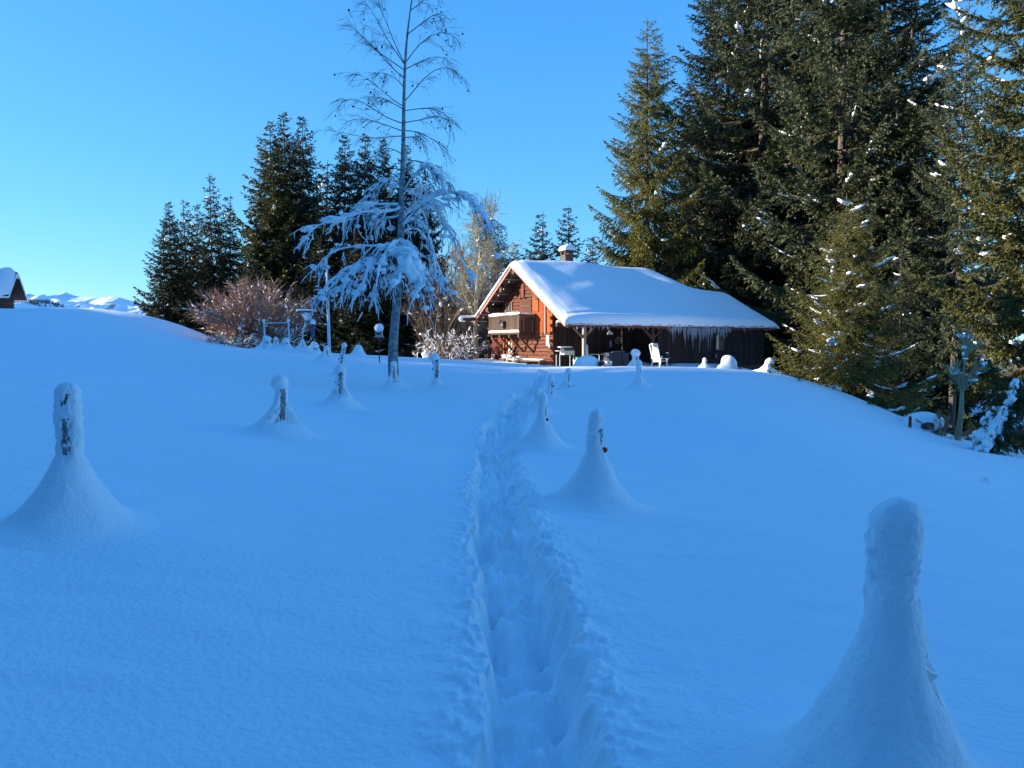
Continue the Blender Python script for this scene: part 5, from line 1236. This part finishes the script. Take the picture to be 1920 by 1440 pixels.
t = thing('bird_house', 'small wooden bird house with tall snow cap in front of dark spruces', 'bird house', (q[0], 27.5, z0))
link('box', MB().box((0, 0, .10), (.24, .2, .20)).mesh('box'), M['palewood'], t); board('floor', M['palewood'], t, (0, -.02, -.015), (.32, .28, .03)); board('entrance', M['darkmetal'], t, (0, -.105, .1), (.16, .012, .06)); link('snow_cap', MB().blob((0, 0, .30), (.165, .15, .17), 6, .08, 3).mesh('snow_cap', True), M['snow_coat'], t)
link('pole', MB().tube([(0, 0, -.02), (0, .02, gq - z0 - .1)], .02, 6).mesh('pole'), M['darkmetal'], t)

# right hollow: boulder, orange stake, fallen spruce
q = P(1733, 650, 23); gq = gz(q[0], 23)
t = thing('snowy_boulder', 'rounded boulder with dappled snow at the edge of the right wood', 'boulder', (q[0], 23, gq))
link('rock', MB().blob((0, .05, .10), (.55, .45, .33), 3, .2, 3).mesh('rock', True), M['brick'], t); link('snow', MB().blob((.05, 0, .16), (.56, .46, .33), 4, .12, 3).mesh('boulder_snow', True), M['roof_snow'], t)
q = P(1710, 650, 22.3); gq = gz(q[0], 22.3)
t = thing('marker_stake', 'short orange lit wooden stake beside the snowy boulder', 'stake', (q[0], 22.3, gq))
link('stake', MB().tube([(0, 0, -.2), (0, 0, .30), (.01, 0, .33)], [.045, .045, .02], 9).mesh('marker_stake'), M['orangewood'], t); link('snow_cap', MB().blob((0, 0, .34), (.04, .04, .025), 2, .1, 1).mesh('snow_cap', True), M['snow_coat'], t)
a0 = P(1850, 840, 20.5); a1 = P(1912, 724, 21.5)
a0[2] = gz(a0[0], a0[1]) - .05
t = thing('fallen_spruce', 'fallen young spruce leaning right, its upper side coated white', 'tree', tuple(a0))
v_ = a1 - a0; L_ = np.linalg.norm(v_); r_ = np.random.default_rng(8)
link('trunk', MB().tube([(0, 0, 0), tuple(v_ * .5 + np.array([0, 0, .1])), tuple(v_)], [.06, .045, .02], 7).mesh('fallen_trunk'), M['bark'], t)
f = r_.uniform(0, 1, 420); st = v_ * f[:, None] + np.array([0, 0, 1.]) * (.1 * np.sin(f * np.pi))[:, None]; Pn, Dn = grow(st, r_.normal(0, 1, (420, 3)) + np.array([.25, -.3, -.55]), r_.uniform(.3, .75, 420), 6, .08, .12, r_)
s3, d3, _ = sprout(Pn, Dn, 26, .05, 1, .4, r_); ln_ = r_.uniform(.06, .12, len(s3)); d3 /= np.linalg.norm(d3, axis=1, keepdims=True); wv = np.cross(d3, r_.normal(0, 1, d3.shape)); wv /= np.linalg.norm(wv, axis=1, keepdims=True)
link('crown', MB().add(np.stack([s3 - wv * .012, s3 + wv * .012, s3 + d3 * ln_[:, None]], 1).reshape(-1, 3), np.arange(len(s3) * 3).reshape(-1, 3)).mesh('fallen_crown'), M['fir'], t)
f = np.linspace(.0, .97, 26); C = v_ * f[:, None] + np.array([-.06, -.05, .12]) + r_.normal(0, .05, (26, 3)); S = r_.uniform(.06, .13, (26, 1)) * np.array([1.1, 1, 1.2]); sn = MB().add(*many_blobs(C, S, r_.uniform(0, 6, 26), 3, 2, .3))
f = r_.uniform(0, .7, 60); C = v_ * f[:, None] + np.stack([r_.uniform(-.7, -.1, 60) * (1 - f), r_.uniform(-.3, .3, 60), r_.uniform(-.3, .15, 60)], -1); sn.add(*many_blobs(C, r_.uniform(.04, .12, (60, 1)) * np.array([1, 1, 1.2]), r_.uniform(0, 6, 60), 5, 1, .35))
link('trunk_snow', sn.mesh('trunk_snow', True), M['tree_snow'], t, kind='stuff')
